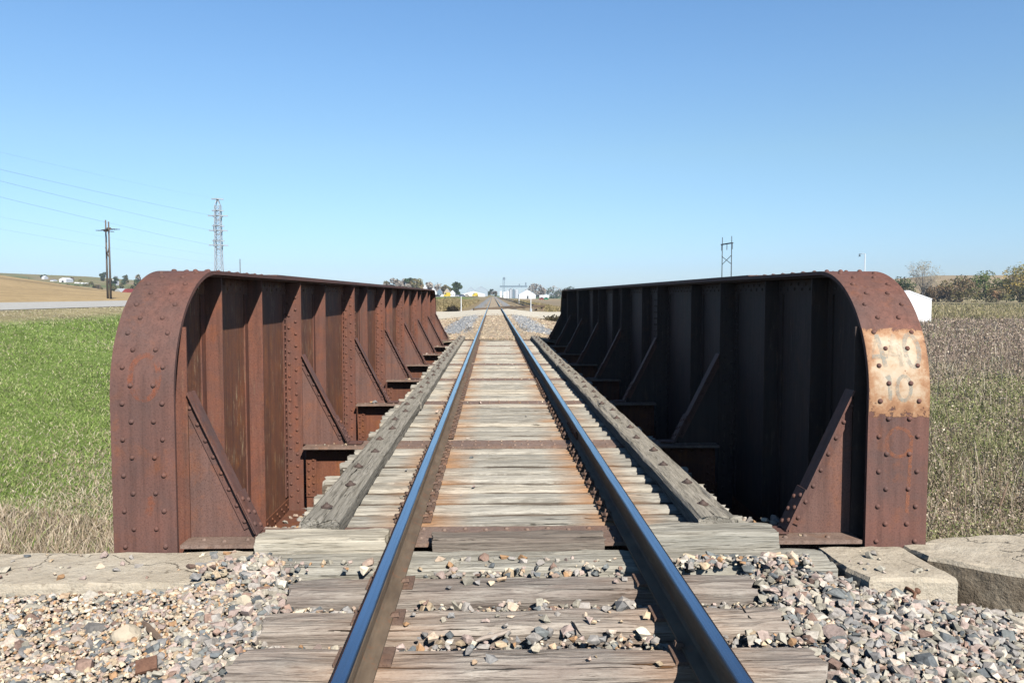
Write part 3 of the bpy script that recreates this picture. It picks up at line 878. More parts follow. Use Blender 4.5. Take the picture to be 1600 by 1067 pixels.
# tie plate with four spikes
mbp = MB()
mbp.box(-0.132, 0.132, -0.09, 0.09, 0.0, 0.017)
plate_me = mesh_only(mbp, 'tie_plate_rust', 'tie_plate')
mbp = MB(); mbp.box(-0.128, 0.128, -0.085, 0.085, 0.0, 0.016)
small_plate_me = mesh_only(mbp, 'tie_plate_rust', 'tie_plate')
mbs = MB()
mbs.box(-0.012, 0.012, -0.012, 0.012, -0.05, 0.022); mbs.hexa([(-0.021, -0.019, 0.018), (0.027, -0.019, 0.014), (0.027, 0.019, 0.014), (-0.021, 0.019, 0.018), (-0.016, -0.014, 0.036), (0.018, -0.014, 0.031), (0.018, 0.014, 0.031), (-0.016, 0.014, 0.036)])
spike_me = mesh_only(mbs, 'tie_plate_rust', 'spike')
tie_no = 0


def place_tie(me, y, name, label, cat, group, spikes=True, dx=0.0, dz=0.0, rz=0.0, plates=True, flip=False):
    o = bpy.data.objects.new(name, me); COL.objects.link(o); o.location = (dx, y, -0.2 + dz); o.rotation_euler.z = rz + (math.pi if flip else 0)
    tag(o, label, cat, group); q = -1 if flip else 1
    if plates:
        for sx in (-1, 1):
            p = bpy.data.objects.new('tie_plate', small_plate_me if name == 'track_tie' else plate_me); COL.objects.link(p); p.parent = o
            p.location = (q * (sx * 0.7555 - dx), 0, 0.0005 - dz)
            if spikes:
                for (kx, ky, ro) in () if name == 'track_tie' and sx * (y * 7 % 2 - 1) > 0 else ((-0.088, 0.045, 0), (0.088, -0.045, math.pi)) if name == 'track_tie' else ((-0.092, 0.045, 0), (0.092, -0.045, math.pi), (-0.112, -0.05, 0.6), (0.112, 0.05, 2.2)):
                    s = bpy.data.objects.new('spike', spike_me); COL.objects.link(s); s.parent = p; s.location = (kx, ky, 0.0165); s.rotation_euler.z = ro
    return o


for k in range(7):
    ya = FB[k] + 0.185; pit = (FB[k + 1] - FB[k] - 0.37) / 9
    for j in range(9):
        where = 'the loose timber blocks' if k == 0 else 'the %s rusty floor beam strip' % ORD[k + 1]
        lab = 'bleached bridge tie, %s one beyond %s' % (ORD[j + 1], where)
        place_tie(br[random.randrange(9)], ya + (j + 0.5) * pit + random.uniform(-.008, .008), 'bridge_tie', lab, 'tie', 'bleached ties of the bridge deck', k < 3,
                  random.uniform(-0.06, 0.06), random.uniform(-0.012, 0.006), random.uniform(-0.007, 0.007), True, random.random() < 0.5)
place_tie(br[2], 29.6, 'bridge_tie', 'bleached tie at the far end of the bridge, half sunk in tan gravel', 'tie', 'bleached ties of the bridge deck', False)
aps = [(4.455, 'brown weathered track tie with a long black split, second one in front of the blocks', 0.0, 0),
       (3.975, 'purplish brown track tie, third one in front of the loose blocks', -0.02, 1),
       (3.515, 'nearest whole brown track tie with curved grain', -0.02, 2),
       (3.03, 'brown weathered track tie under gravel at the very bottom edge', 0.0, 3), (2.5, None, 0.02, 4), (2.0, None, -0.01, 5)]
for y, lab, dx, i in aps:
    if y < 3.0: continue
    place_tie(ap[i], y, 'track_tie', lab, 'tie', 'old brown ties in the ballast', True, dx, 0, random.uniform(-0.012, 0.012))
# pale long timber on the bridge seat
mb = timber_mb(3.62, 0.35, 0.2, 321, 46, 0.012, 0.02, 'x', 2, 0.008)
o = mb.build('bank_timber', 'block_wood'); o.location = (0.10, 4.90, -0.208); tag(o, 'long pale timber lying under gravel just in front of the loose blocks', 'timber')
# loose blocks on the end of the deck
for x0, x1, yc, wd, zt, mat_, lab, sd in ((-1.69, -0.865, 5.15, 0.245, -0.116, 'block_wood', 'pale knotty timber block left of the left rail', 331), (-0.58, 0.548, 5.19, 0.215, -0.145, 'block_wood_old', 'brown cracked timber block lying between the rails', 332),
                                          (0.852, 1.685, 5.21, 0.245, -0.113, 'block_wood', 'pale smooth timber block right of the right rail', 333)):
    mb = timber_mb(x1 - x0, wd, zt + 0.228, sd, 26, 0.009, 0.02, 'x', 1, 0.008)
    o = mb.build('timber_block', mat_); o.location = ((x0 + x1) / 2, yc, zt); tag(o, lab, 'timber block', 'timber blocks at the end of the deck')
# guard timbers with washers and bolts
mbb = MB(); mbb.tube([(0, 0, -0.002), (0, 0, 0.005)], 0.042, 14, 0, False); mbb.dome((0, 0, 0.005), (0, 0, 1), 0.028, 0.020, 0, 12); mbb.tube([(0, 0, 0.022), (0, 0, 0.032)], 0.010, 8, 0, False)
bolt_me = mesh_only(mbb, 'bolt_rust', 'bolt')
cuts = [5.33, 11.35, 17.4, 23.4, 29.55]
for sx, xg, wd in ((-1, -1.335, 0.262), (1, 1.350, 0.268)):
    for k in range(4):
        L = cuts[k + 1] - cuts[k] - 0.015
        mb = timber_mb(L, wd, 0.115, 400 + k + 10 * sx, 60, 0.009, 0.03, 'y', 2, 0.010)
        o = mb.build('guard_timber', 'guard_wood'); o.location = (xg + random.uniform(-.01, .01), (cuts[k] + cuts[k + 1]) / 2, -0.077 + random.uniform(-0.004, 0.004))
        nm = ['nearest length', 'second length', 'third length', 'farthest length'][k]
        tag(o, 'grey bolted guard timber on the %s of the deck, %s' % ('left' if sx < 0 else 'right', nm), 'guard timber', 'guard timbers along the deck')
        y = -L / 2 + 0.32; i = 0
        while y < L / 2 - 0.1:
            b_ = bpy.data.objects.new('bolt', bolt_me); COL.objects.link(b_); b_.parent = o; b_.location = ((0.03 if i % 2 else -0.02), y, 0.002)
            y += 0.67 if k == 0 else 0.68; i += 1

# ------------------------------------------------------------------ rails
prof = [(-0.075, -0.183), (0.075, -0.183), (0.075, -0.171), (0.020, -0.155), (0.0085, -0.140), (0.0085, -0.055), (0.020, -0.043), (0.0375, -0.036), (0.0375, -0.010), (0.034, -0.003), (0.026, 0.0),
        (-0.026, 0.0), (-0.034, -0.003), (-0.0375, -0.010), (-0.0375, -0.036), (-0.020, -0.043), (-0.0085, -0.055), (-0.0085, -0.140), (-0.020, -0.155), (-0.075, -0.171)]


def rail_mesh(mb, pts_of, ts, topmat=1):
    n = len(prof); vs = []
    for t_ in ts:
        (x, y, ax, ay) = pts_of(t_)
        for u, z in prof: vs.append((x + ax * u, y + ay * u, z))
    k = len(ts)
    for j in range(n):
        m_ = topmat if j in (9, 10, 11) else 0
        sub = [vs[i * n + q] for i in range(k) for q in (j, (j + 1) % n)]
        mb.add(sub, [(2 * i, 2 * i + 1, 2 * i + 3, 2 * i + 2) for i in range(k - 1)], m_)
    mb.add([vs[j] for j in range(n)], [tuple(range(n))], 0); mb.add([vs[(k - 1) * n + j] for j in range(n)], [tuple(range(n - 1, -1, -1))], 0)


for sx, lab in ((-1, 'left running rail, polished on top and dusty brown on its sunlit inner side'), (1, 'right running rail, polished on top with its inner side in black shade')):
    xr_ = sx * 0.7555
    root = thing('rail', (xr_, 0, -0.183), lab, 'rail', 'running rails of the main track')
    mb = MB(); rail_mesh(mb, lambda t_: (xr_ + 0.0015 * sin(t_ * 0.9 + sx), t_, 1, 0), list(np.arange(-1.0, 40, 1.0)) + list(np.geomspace(42, 1000, 30)))
    mb.build('rail_bar', ['rail_side', 'rail_head'], root)
    for yj in ((9.1,) if sx > 0 else (15.3,)):
        for q in (-1, 1):
            mb = MB(); x0 = xr_ + q * 0.010
            mb.prism([(x0, -0.058), (x0 + q * 0.016, -0.052), (x0 + q * 0.022, -0.10), (x0 + q * 0.016, -0.148), (x0, -0.140)], 'y', yj - 0.45, yj + 0.45)
            for kk in range(6): mb.dome((x0 + q * 0.020, yj - 0.375 + kk * 0.15, -0.10), (q, 0, 0), 0.02, 0.02, 0, 7)
            mb.build('joint_bar', 'plate_rust', root)

# ------------------------------------------------------------------ concrete
def slab(name, poly, z0, z1, label, cat, mats=('concrete',), seed=1, step=0.05, side_mat=0, rough=0.008):
    """block with a broken, uneven top edge: outline polygon resampled and roughened"""
    pts = []
    for i in range(len(poly)):
        a, b = poly[i], poly[(i + 1) % len(poly)]; k = max(1, int(math.hypot(b[0] - a[0], b[1] - a[1]) / step))
        for j in range(k): pts.append((a[0] + (b[0] - a[0]) * j / k, a[1] + (b[1] - a[1]) * j / k))
    cx = sum(p[0] for p in pts) / len(pts); cy = sum(p[1] for p in pts) / len(pts)
    bm = bmesh.new(); rings = []
    for d, z in ((0, z0), (0, z1 - 0.10), (0, z1 - 0.03), (0.010, z1), (0.06, z1), (0.15, z1)):
        ring = []
        for (x, y) in pts:
            l = math.hypot(x - cx, y - cy); f = max(0.05, 1 - d / l)
            k = Vector((x * 3 + seed, y * 3, z * 4)); k2 = Vector((x * 14 + seed, y * 14, z * 14))
            jx = (noise.noise(k) * 1.6 + noise.noise(k2)) * rough; jy = (noise.noise(k + Vector((9, 9, 9))) * 1.6 + noise.noise(k2 + Vector((5, 5, 5)))) * rough
            jz = (noise.noise(k2 + Vector((3, 3, 3))) + noise.noise(k)) * rough * (0.6 if z > z0 else 0)
            if d == 0.010: jz -= max(0, noise.noise(Vector((x * 6 + seed, y * 6, 1.0)))) * rough * 3
            ring.append(bm.verts.new((cx + (x - cx) * f + jx, cy + (y - cy) * f + jy, z + jz)))
        rings.append(ring)
    n = len(pts)
    for i, (ra, rb) in enumerate(zip(rings[:-1], rings[1:])):
        for j in range(n):
            f = bm.faces.new((ra[j], ra[(j + 1) % n], rb[(j + 1) % n], rb[j]))
            if i < 2: f.material_index = side_mat
    bm.faces.new(rings[-1]); bmesh.ops.triangulate(bm, faces=[f for f in bm.faces if len(f.verts) > 4])
    bmesh.ops.recalc_face_normals(bm, faces=bm.faces)
    o_ = Vector((cx, cy, z0)); bmesh.ops.translate(bm, verts=bm.verts, vec=-o_)
    me = bpy.data.meshes.new(name); bm.to_mesh(me); bm.free()
    for mm in mats: me.materials.append(M[mm])
    ob = bpy.data.objects.new(name, me); COL.objects.link(ob); ob.location = o_
    return tag(ob, label, cat)


slab('abutment', [(-5.2, 4.62), (-1.70, 4.62), (-1.70, 5.185), (-5.2, 5.20)], -1.4, -0.243, 'weathered tan concrete ledge under the front of the left girder', 'concrete ledge', seed=3)
slab('abutment', [(1.985, 5.19), (1.985, 4.80), (2.06, 4.62), (2.585, 4.60), (2.545, 5.195)], -1.4, -0.243, 'tan concrete block with a steel peg under the right girder', 'concrete block', seed=5)
slab('wing_wall', [(2.56, 5.20), (2.60, 4.96), (2.93, 4.66), (4.3, 3.9), (5.4, 5.6), (3.0, 5.36)], -1.6, -0.232, 'dark stained concrete wing wall running off to the right of the tan block', 'wing wall', ('concrete', 'dirty_concrete'), 7, 0.06, 1, 0.010)
# bridge seat below the girder ends (closes the gap under the deck)
mb = MB(); mb.box(-1.69, 1.97, 4.70, 5.16, -1.4, -0.42); o = mb.build('footing', 'concrete'); tag(o, 'concrete footing buried in ballast under the deck end', 'footing')
# bent steel peg
pp = P(1424, 928, 4.575)
mb = MB(); mb.tube([(pp.x - .01, 4.66, pp.z + 0.02), (pp.x - .005, 4.56, pp.z + 0.025), (pp.x, 4.535, pp.z + 0.02), (pp.x - 0.01, 4.53, pp.z - 0.01), (pp.x - 0.025, 4.53, pp.z - 0.03)], 0.011, 8)
mb.dome((pp.x + .02, 4.55, pp.z + 0.028), (0.6, -0.6, 0.5), 0.02, 0.02)
tag(mb.build('steel_peg', 'plate_rust', None, (pp.x, 4.58, pp.z)), 'short bent rusty steel peg in the face of the tan concrete block', 'steel peg')

# ------------------------------------------------------------------ ballast
def bal_near(X, Y):
    X = np.asarray(X, float); Y = np.asarray(Y, float)
    z = np.interp(X, [-5.5, -3.4, -2.2, -1.35, 1.3, 2.2, 2.9, 4.0, 5.5], [-0.42, -0.335, -0.305, -0.255, -0.252, -0.345, -0.47, -0.75, -1.1])
    z = z - 0.038 * sm(1.36, 1.22, np.abs(X)) * (Y < 4.72)
    z = z + 0.085 * np.exp(-((X + 1.62) / 0.26) ** 2 - ((Y - 4.78) / 0.32) ** 2)
    z = z + 0.06 * np.exp(-((X - 1.62) / 0.30) ** 2 - ((Y - 4.55) / 0.38) ** 2)
    z = z - 0.03 * np.exp(-((X + 2.5) / 0.5) ** 2 - ((Y - 3.9) / 0.5) ** 2)
    return z


bx = np.linspace(-5.5, 5.5, 120); by = np.linspace(-4.5, 4.62, 90)
X_, Y_ = np.meshgrid(bx, by); nb = nz2(X_, Y_, 2.2, 4.0)
sheet('ballast_bed', bx, by, 0.0, 'ballast_base', lambda X, Y: bal_near(X, Y) - 0.012 + nb * 0.012, 'structure', 'stony ballast bed under the track in front of the bridge')


def stone_template(seed, k=13):
    r_ = random.Random(seed); bm = bmesh.new()
    for _ in range(k):
        v = Vector((r_.uniform(-1, 1), r_.uniform(-1, 1), r_.uniform(-1, 1)))
        v = v / max(abs(v.x), abs(v.y), abs(v.z)) ** 0.75
        bm.verts.new(v * r_.uniform(0.72, 1.1))
    bmesh.ops.convex_hull(bm, input=bm.verts)
    bmesh.ops.triangulate(bm, faces=bm.faces)
    loose = [v for v in bm.verts if not v.link_faces]
    bmesh.ops.delete(bm, geom=loose, context='VERTS')
    bm.verts.index_update()
    V = np.array([v.co[:] for v in bm.verts]); F = np.array([[v.index for v in f.verts] for f in bm.faces]); bm.free()
    return V, F


def pebble_template(seed):
    r_ = random.Random(seed); bm = bmesh.new(); bmesh.ops.create_icosphere(bm, subdivisions=1, radius=1)
    for v in bm.verts: v.co *= 1 + 0.18 * noise.noise(v.co * 1.3 + Vector((seed, 0, 0)))
    V = np.array([v.co[:] for v in bm.verts]); F = np.array([[v.index for v in f.verts] for f in bm.faces]); bm.free()
    return V, F


TEMPL = [stone_template(i, (10, 13, 17, 21)[i % 4]) for i in range(16)] + [pebble_template(i) for i in range(4)]


def rot_mats(n):
    q = rng.normal(size=(n, 4)); q /= np.linalg.norm(q, axis=1)[:, None]; w, x, y, z = q.T
    return np.stack([np.stack([1 - 2 * (y * y + z * z), 2 * (x * y - z * w), 2 * (x * z + y * w)], -1), np.stack([2 * (x * y + z * w), 1 - 2 * (x * x + z * z), 2 * (y * z - x * w)], -1),
                     np.stack([2 * (x * z - y * w), 2 * (y * z + x * w), 1 - 2 * (x * x + y * y)], -1)], 1)


GREY = A_([[0.34, 0.31, 0.28], [0.40, 0.36, 0.32], [0.30, 0.28, 0.26], [0.40, 0.31, 0.27], [0.46, 0.36, 0.31], [0.47, 0.39, 0.32], [0.13, 0.14, 0.145], [0.19, 0.20, 0.195], [0.34, 0.31, 0.25], [0.26, 0.25, 0.24], [0.50, 0.45, 0.38], [0.28, 0.19, 0.15], [0.44, 0.39, 0.31], [0.36, 0.33, 0.27]])
CREAM = A_([[0.60, 0.50, 0.36], [0.52, 0.40, 0.27], [0.66, 0.58, 0.45], [0.50, 0.36, 0.24], [0.44, 0.33, 0.26], [0.56, 0.44, 0.33], [0.40, 0.24, 0.13]])
TANS = A_([[0.46, 0.36, 0.24], [0.38, 0.29, 0.19], [0.54, 0.45, 0.32], [0.30, 0.23, 0.17], [0.42, 0.30, 0.22]])


def stones(name, pts, size, cols, label, kind='stuff', flat=0.75, rounded=None):
    n = len(pts); R = rot_mats(n); sc = size[:, None] * (0.58 + 0.80 * rng.random((n, 3)))
    ti = rng.integers(0, 16, n)
    if rounded is not None: ti = np.where(rng.random(n) < rounded, 16 + rng.integers(0, 4, n), ti)
    VV = []; FF = []; CCs = []; off = 0
    for t, (V, F) in enumerate(TEMPL):
        sel = np.where(ti == t)[0]
        if not len(sel): continue
        v = V[None] * sc[sel][:, None, :]; v = np.einsum('nij,nkj->nki', R[sel], v)
        v[:, :, 2] *= flat; v += pts[sel][:, None, :]
        VV.append(v.reshape(-1, 3)); FF.append((F[None] + (off + np.arange(len(sel)) * len(V))[:, None, None]).reshape(-1, 3))
        CCs.append(np.repeat(cols[sel], len(V), axis=0)); off += len(sel) * len(V)
    o = np_mesh(name, np.concatenate(VV), [np.concatenate(FF)], 'stone', np.concatenate(CCs))
    return tag(o, label, None, None, kind)


def pick(pal, n, jit=0.14): return pal[rng.integers(0, len(pal), n)] * (1 + jit * rng.normal(size=(n, 1))).clip(0.6, 1.4)


def in_tie(X, Y):
    b = np.zeros(X.shape, bool)
    for y, *_ in aps: b |= (np.abs(Y - y) < 0.125) & (np.abs(X) < 1.33)
    return b


def in_hard(X, Y):
    b = in_tie(X, Y)
    b |= (Y > 4.61) & (X < -1.70); b |= (Y > 4.58) & (X > 1.97)
    b |= (X > 2.55) & (Y > 4.63 - (X - 2.93) * 0.56 - 0.0) & (Y > 4.45 - (X - 2.6) * 0.6)
    b |= (np.abs(np.abs(X) - 0.7555) < 0.085)
    b |= (Y > 4.68) & (np.abs(X) < 1.5)
    return b


def field_pts(n, x0, x1, y0, y1):
    X = rng.uniform(x0, x1, n); Y = rng.uniform(y0, y1, n); k = ~in_hard(X, Y)
    return X[k], Y[k]


# crushed stone
X, Y = field_pts(19000, -3.6, 3.3, 2.7, 4.97)
crib = np.abs(X) < 1.33
# thin out the big stones in the cribs and on the left flat where fine gravel shows
lf = (X < -1.75) & (Y < 4.6)
keep = (~crib | (rng.random(len(X)) < 0.75)) & (~lf | (rng.random(len(X)) < 0.36))
X, Y, crib, lf = X[keep], Y[keep], crib[keep], lf[keep]
sz = np.exp(rng.normal(math.log(0.0195), 0.36, len(X))).clip(0.010, 0.042); sz[crib] *= 0.85; 
Z = bal_near(X, Y) + rng.uniform(-0.012, 0.022, len(X)); Z[crib] -= 0.012
stones('ballast', np.stack([X, Y, Z], -1), sz, pick(GREY, len(X)), 'crushed grey and pink ballast stones around the track ties')
# fine cream gravel
X, Y = field_pts(38000, -3.6, 3.3, 2.7, 4.95)
keep = (X < -1.6) | (rng.random(len(X)) < 0.25); X, Y = X[keep], Y[keep]
sz = np.exp(rng.normal(math.log(0.0098), 0.36, len(X))).clip(0.004, 0.02)
Z = bal_near(X, Y) + rng.uniform(-0.004, 0.012, len(X)) + np.where(X < -1.6, 0.011, 0)
cc = np.where((rng.random(len(X)) < 0.72)[:, None], pick(CREAM, len(X)), pick(GREY, len(X)))
stones('gravel', np.stack([X, Y, Z], -1), sz, cc, 'fine cream and tan gravel between the ballast stones', rounded=0.5)
# stones lying on the timbers
px_, py_, pz_ = [], [], []
def drop(n, x0, x1, y0, y1, z):
    px_.extend(rng.uniform(x0, x1, n)); py_.extend(rng.uniform(y0, y1, n)); pz_.extend([z] * n)
drop(150, 0.95, 1.75, 4.68, 4.87, -0.203); drop(60, 1.3, 1.75, 4.66, 4.80, -0.175); drop(26, 0.86, 1.15, 4.68, 4.88, -0.208)
drop(42, -0.62, 0.62, 4.70, 4.90, -0.209); drop(44, -1.72, -0.86, 4.68, 4.85, -0.206)
drop(150, -1.95, -1.40, 4.62, 4.90, -0.215); drop(60, -1.85, -1.5, 4.64, 4.84, -0.18)
for y in (3.515, 3.975, 4.455): drop(9, -0.62, 0.62, y - 0.10, y + 0.1, -0.193)
drop(70, -0.6, 0.6, 4.60, 4.70, -0.222); drop(40, -0.6, 0.6, 4.13, 4.28, -0.240); drop(75, -0.62, 0.62, 3.66, 3.84, -0.228); drop(16, -0.62, 0.62, 3.84, 4.05, -0.196); drop(22, 0.85, 1.3, 3.68, 3.80, -0.232)
drop(40, -3.6, -1.75, 4.68, 5.15, -0.243); drop(14, 2.05, 2.5, 4.66, 5.1, -0.243)
n = len(px_); sz = np.exp(rng.normal(math.log(0.0165), 0.42, n)).clip(0.006, 0.034)
cc = np.where((rng.random(n) < 0.35)[:, None], pick(CREAM, n), pick(GREY, n))
stones('ballast', np.stack([px_, py_, np.array(pz_) + sz * 0.35], -1), sz, cc, 'loose stones spilled over the timbers before the deck')
# stones behind the loose blocks, on the bridge seat and the bottom flanges
px_, py_, pz_ = [], [], []
drop(170, -2.05, -1.50, 5.66, 6.0, -0.33); drop(8, -2.2, -1.75, 5.12, 5.17, -0.25)
drop(120, -2.22, -1.70, 8.20, 8.57, -0.926); drop(60, -2.43, -2.27, 6.0, 8.6, -0.94)
drop(60, 1.58, 1.95, 5.30, 5.9, -0.24)
for k in range(1, 7): drop(7, -2.1, -1.75, FB[k] - 0.1, FB[k] + 0.14, -0.205)
for k in range(1, 7): drop(6, -0.62, 0.62, FB[k] - 0.16, FB[k] + 0.15, -0.207)
drop(30, -1.1, 1.1, 5.7, 18, -0.196)
n = len(px_); sz = np.exp(rng.normal(math.log(0.019), 0.4, n)).clip(0.006, 0.034); sz[-66:] *= 0.7
cc = np.where((rng.random(n) < 0.45)[:, None], pick(CREAM, n), pick(GREY, n))
stones('ballast', np.stack([px_, py_, np.array(pz_) + sz * 0.35], -1), sz, cc, 'stray stones on the bridge deck and its steel ledges')
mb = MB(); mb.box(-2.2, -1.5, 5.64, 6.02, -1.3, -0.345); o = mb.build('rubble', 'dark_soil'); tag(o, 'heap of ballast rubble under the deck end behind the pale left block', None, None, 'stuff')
# far apron stones
X = rng.uniform(-4.6, 4.6, 24000); Y = 29.3 + 38 * rng.random(24000) ** 1.6
k = np.abs(np.abs(X) - 0.7555) > 0.1; X, Y = X[k], Y[k]
sz = np.exp(rng.normal(math.log(0.027), 0.3, len(X))) * (1 + (Y - 29) / 60)
side = (np.abs(X) > 1.05 + 0.3 * rng.random(len(X))) & (np.abs(X) < 2.3 + 0.6 * rng.random(len(X))) & (Y > 33.5 + 3 * rng.random(len(X)))
BLUE = A_([[0.22, 0.235, 0.25], [0.31, 0.32, 0.335], [0.15, 0.16, 0.17], [0.40, 0.39, 0.38], [0.26, 0.27, 0.28], [0.47, 0.43, 0.37]])
cc = np.where(side[:, None], pick(BLUE, len(X)), pick(TANS, len(X)))
stones('ballast', np.stack([X, Y, bal_far(X, Y) + 0.03], -1), sz, cc, 'tan and blue grey ballast on the bank beyond the bridge')


def on_bed(px, py, up=0.0):
    """the point of the ballast surface (raised by up) seen at a photo pixel"""
    Y = 3.0
    for _ in range(400):
        q = P(px, py, Y)
        if q.z < float(bal_near(q.x, q.y)) + up: break
        Y += 0.006
    return P(px, py, Y)


def rock(px, py, Y, s, mat, name, label, cat, seed=1, shape=(1, 0.9, 0.75)):
    p = on_bed(px, py, 0.35 * s); bm = bmesh.new(); bmesh.ops.create_icosphere(bm, subdivisions=3, radius=1)
    pl = [(Vector((random.Random(seed * 31 + i).gauss(0, 1), random.Random(seed * 17 + i).gauss(0, 1), random.Random(seed * 7 + i).gauss(0, 1))).normalized(), random.Random(seed + i).uniform(0.62, 0.92)) for i in range(9)]
    for v in bm.verts:
        for n_, d in pl:
            e_ = v.co.dot(n_) - d
            if e_ > 0: v.co -= n_ * e_ * 0.92
        v.co += v.co.normalized() * noise.noise(v.co * 2.6 + Vector((seed, 0, 0))) * 0.09
        v.co = Vector((v.co.x * shape[0], v.co.y * shape[1], v.co.z * shape[2])) * s
    me = bpy.data.meshes.new(name); bm.to_mesh(me); bm.free(); me.materials.append(M[mat])
    o = bpy.data.objects.new(name, me); COL.objects.link(o); o.location = (p.x, p.y, p.z)
    return tag(o, label, cat)


rock(198, 992, 4.03, 0.074, 'cream_rock', 'rock', 'large cream rock in the gravel left of the ties, a brown wood splinter beside it', 'rock', 3)
rock(381, 943, 4.35, 0.052, 'cream_rock', 'rock', 'cream pointed rock close to the ends of the ties', 'rock', 8, (0.9, 0.8, 1.0))
rock(36, 914, 4.50, 0.040, 'cream_rock', 'rock', 'pale rounded rock in front of the left concrete ledge', 'rock', 12, (1.1, 0.9, 0.8))
pr = on_bed(229, 1047, 0.02); mb = MB(); mb.box(-0.045, 0.045, -0.035, 0.035, -0.008, 0.008)
o = mb.build('steel_scrap', 'plate_rust'); o.location = (pr.x, pr.y, pr.z + 0.025); o.rotation_euler = (0.5, -0.15, 0.3); tag(o, 'small rusty steel scrap in the gravel by the bottom edge, left of the ties', 'steel scrap')


def stick(name, px0, py0, px1, py1, Y0_, Y1_, r, mat, label, cat='wood splinter', flat=0.4):
    a, b = (P(px0, py0, Y0_), P(px1, py1, Y1_)) if Y0_ else (on_bed(px0, py0, 0.02), on_bed(px1, py1, 0.025))
    mb = MB(); d = (b - a)
    pts = [a + d * t + Vector((0, 0, 0.004 * sin(t * 7))) for t in (0, 0.25, 0.5, 0.75, 1)]
    mb.tube(pts, [r * 0.5, r, r * 1.05, r * 0.9, r * 0.35], 6, 0, False)
    return tag(mb.build(name, mat, None, tuple(a)), label, cat)


stick('wood_splinter', 222, 972, 257, 1003, 0, 0, 0.017, 'dead_wood', 'brown splinter of wood beside the large cream rock')
stick('wood_splinter', 487, 981, 532, 988, 3.905, 3.855, 0.014, 'grey_splinter', 'short pale splinter on a tie just left of the left rail')
stick('wood_splinter', 743, 1001, 798, 984, 3.74, 3.82, 0.012, 'grey_splinter', 'long pale splinter lying between the rails on gravel')
stick('wood_splinter', 1390, 1040, 1420, 1063, 0, 0, 0.016, 'grey_splinter', 'grey splinter among the stones right of the ties')
stick('wire_scrap', 1378, 978, 1436, 1001, 0, 0, 0.005, 'galvanised', 'thin silvery strip lying on the ballast at the right', 'metal strip')
stick('wire_scrap', 893, 970, 909, 993, 3.90, 3.78, 0.005, 'black_paint', 'thin black bent wire standing on a tie between the rails', 'wire')
stick('wire_scrap', 1154, 942, 1174, 967, 4.08, 3.93, 0.004, 'black_paint', 'thin black wire lying across a tie right of the right rail', 'wire')
stick('dead_stalk', 1560, 800, 1575, 753, 9.0, 9.1, 0.012, 'dead_wood', 'dark dead stalk leaning out of the weeds at the right', 'stalk')
stick('dead_stalk', 1566, 845, 1569, 828, 8.0, 8.0, 0.010, 'dead_wood', 'short dark stalk just above the right wing wall', 'stalk')


# ------------------------------------------------------------------ grass and weeds
def blades(name, X, Y, h, w, lean, cols, label, z=None, curl=0.5):
    n = len(X); Z = ground_z(X, Y) - 0.02 if z is None else z
    a = rng.uniform(0, 2 * np.pi, n); b = rng.uniform(0, 2 * np.pi, n)
    u = np.stack([np.cos(a), np.sin(a), np.zeros(n)], -1) * (w / 2)[:, None]
    l = np.stack([np.cos(b) * lean * h, np.sin(b) * lean * h, np.zeros(n)], -1)
    p = np.stack([X, Y, Z], -1); up = np.zeros((n, 3)); up[:, 2] = h * np.sqrt(np.clip(1 - lean ** 2 * 0.7, 0.05, 1))
    mid = p + up * 0.58 + l * 0.35; tip = p + up + l
    tip[:, 2] -= curl * lean * h * 0.35
    V = np.stack([p - u, p + u, mid - u * 0.8, mid + u * 0.8, tip], 1).reshape(-1, 3)
    k = np.arange(n)[:, None] * 5
    q = k + np.array([[0, 1, 3, 2]]); t = k + np.array([[2, 3, 4]])
    o = np_mesh(name, V, [q, t], 'blade', np.repeat(cols, 5, axis=0).clip(0.01, 0.9))
    return tag(o, label, None, None, 'stuff')


def wedge(n, r0, r1, y0, y1, xmin):
    Y = y0 * np.exp(rng.random(n) * math.log(y1 / y0)); X = rng.uniform(r0, r1, n) * (Y + 0.6); k = np.abs(X) > xmin
    return X[k], Y[k]


def fnoise(X, Y, sc, seed): return np.array([noise.noise(Vector((x * sc + seed, y * sc, seed))) for x, y in zip(X, Y)])


GRN = A_([[0.235, 0.33, 0.082], [0.28, 0.37, 0.105], [0.19, 0.285, 0.062], [0.34, 0.40, 0.145], [0.42, 0.43, 0.22]])
DRY = A_([[0.48, 0.41, 0.26], [0.56, 0.49, 0.33], [0.38, 0.31, 0.20], [0.44, 0.35, 0.26], [0.62, 0.56, 0.42]])
MAUVE = A_([[0.50, 0.40, 0.29], [0.59, 0.48, 0.36], [0.39, 0.305, 0.21], [0.66, 0.56, 0.43], [0.29, 0.225, 0.14]])
BRN = A_([[0.41, 0.305, 0.24], [0.48, 0.365, 0.29], [0.32, 0.235, 0.18], [0.54, 0.43, 0.34], [0.25, 0.185, 0.135]])
OLV = A_([[0.29, 0.30, 0.13], [0.33, 0.34, 0.15], [0.23, 0.26, 0.10], [0.42, 0.39, 0.22]])

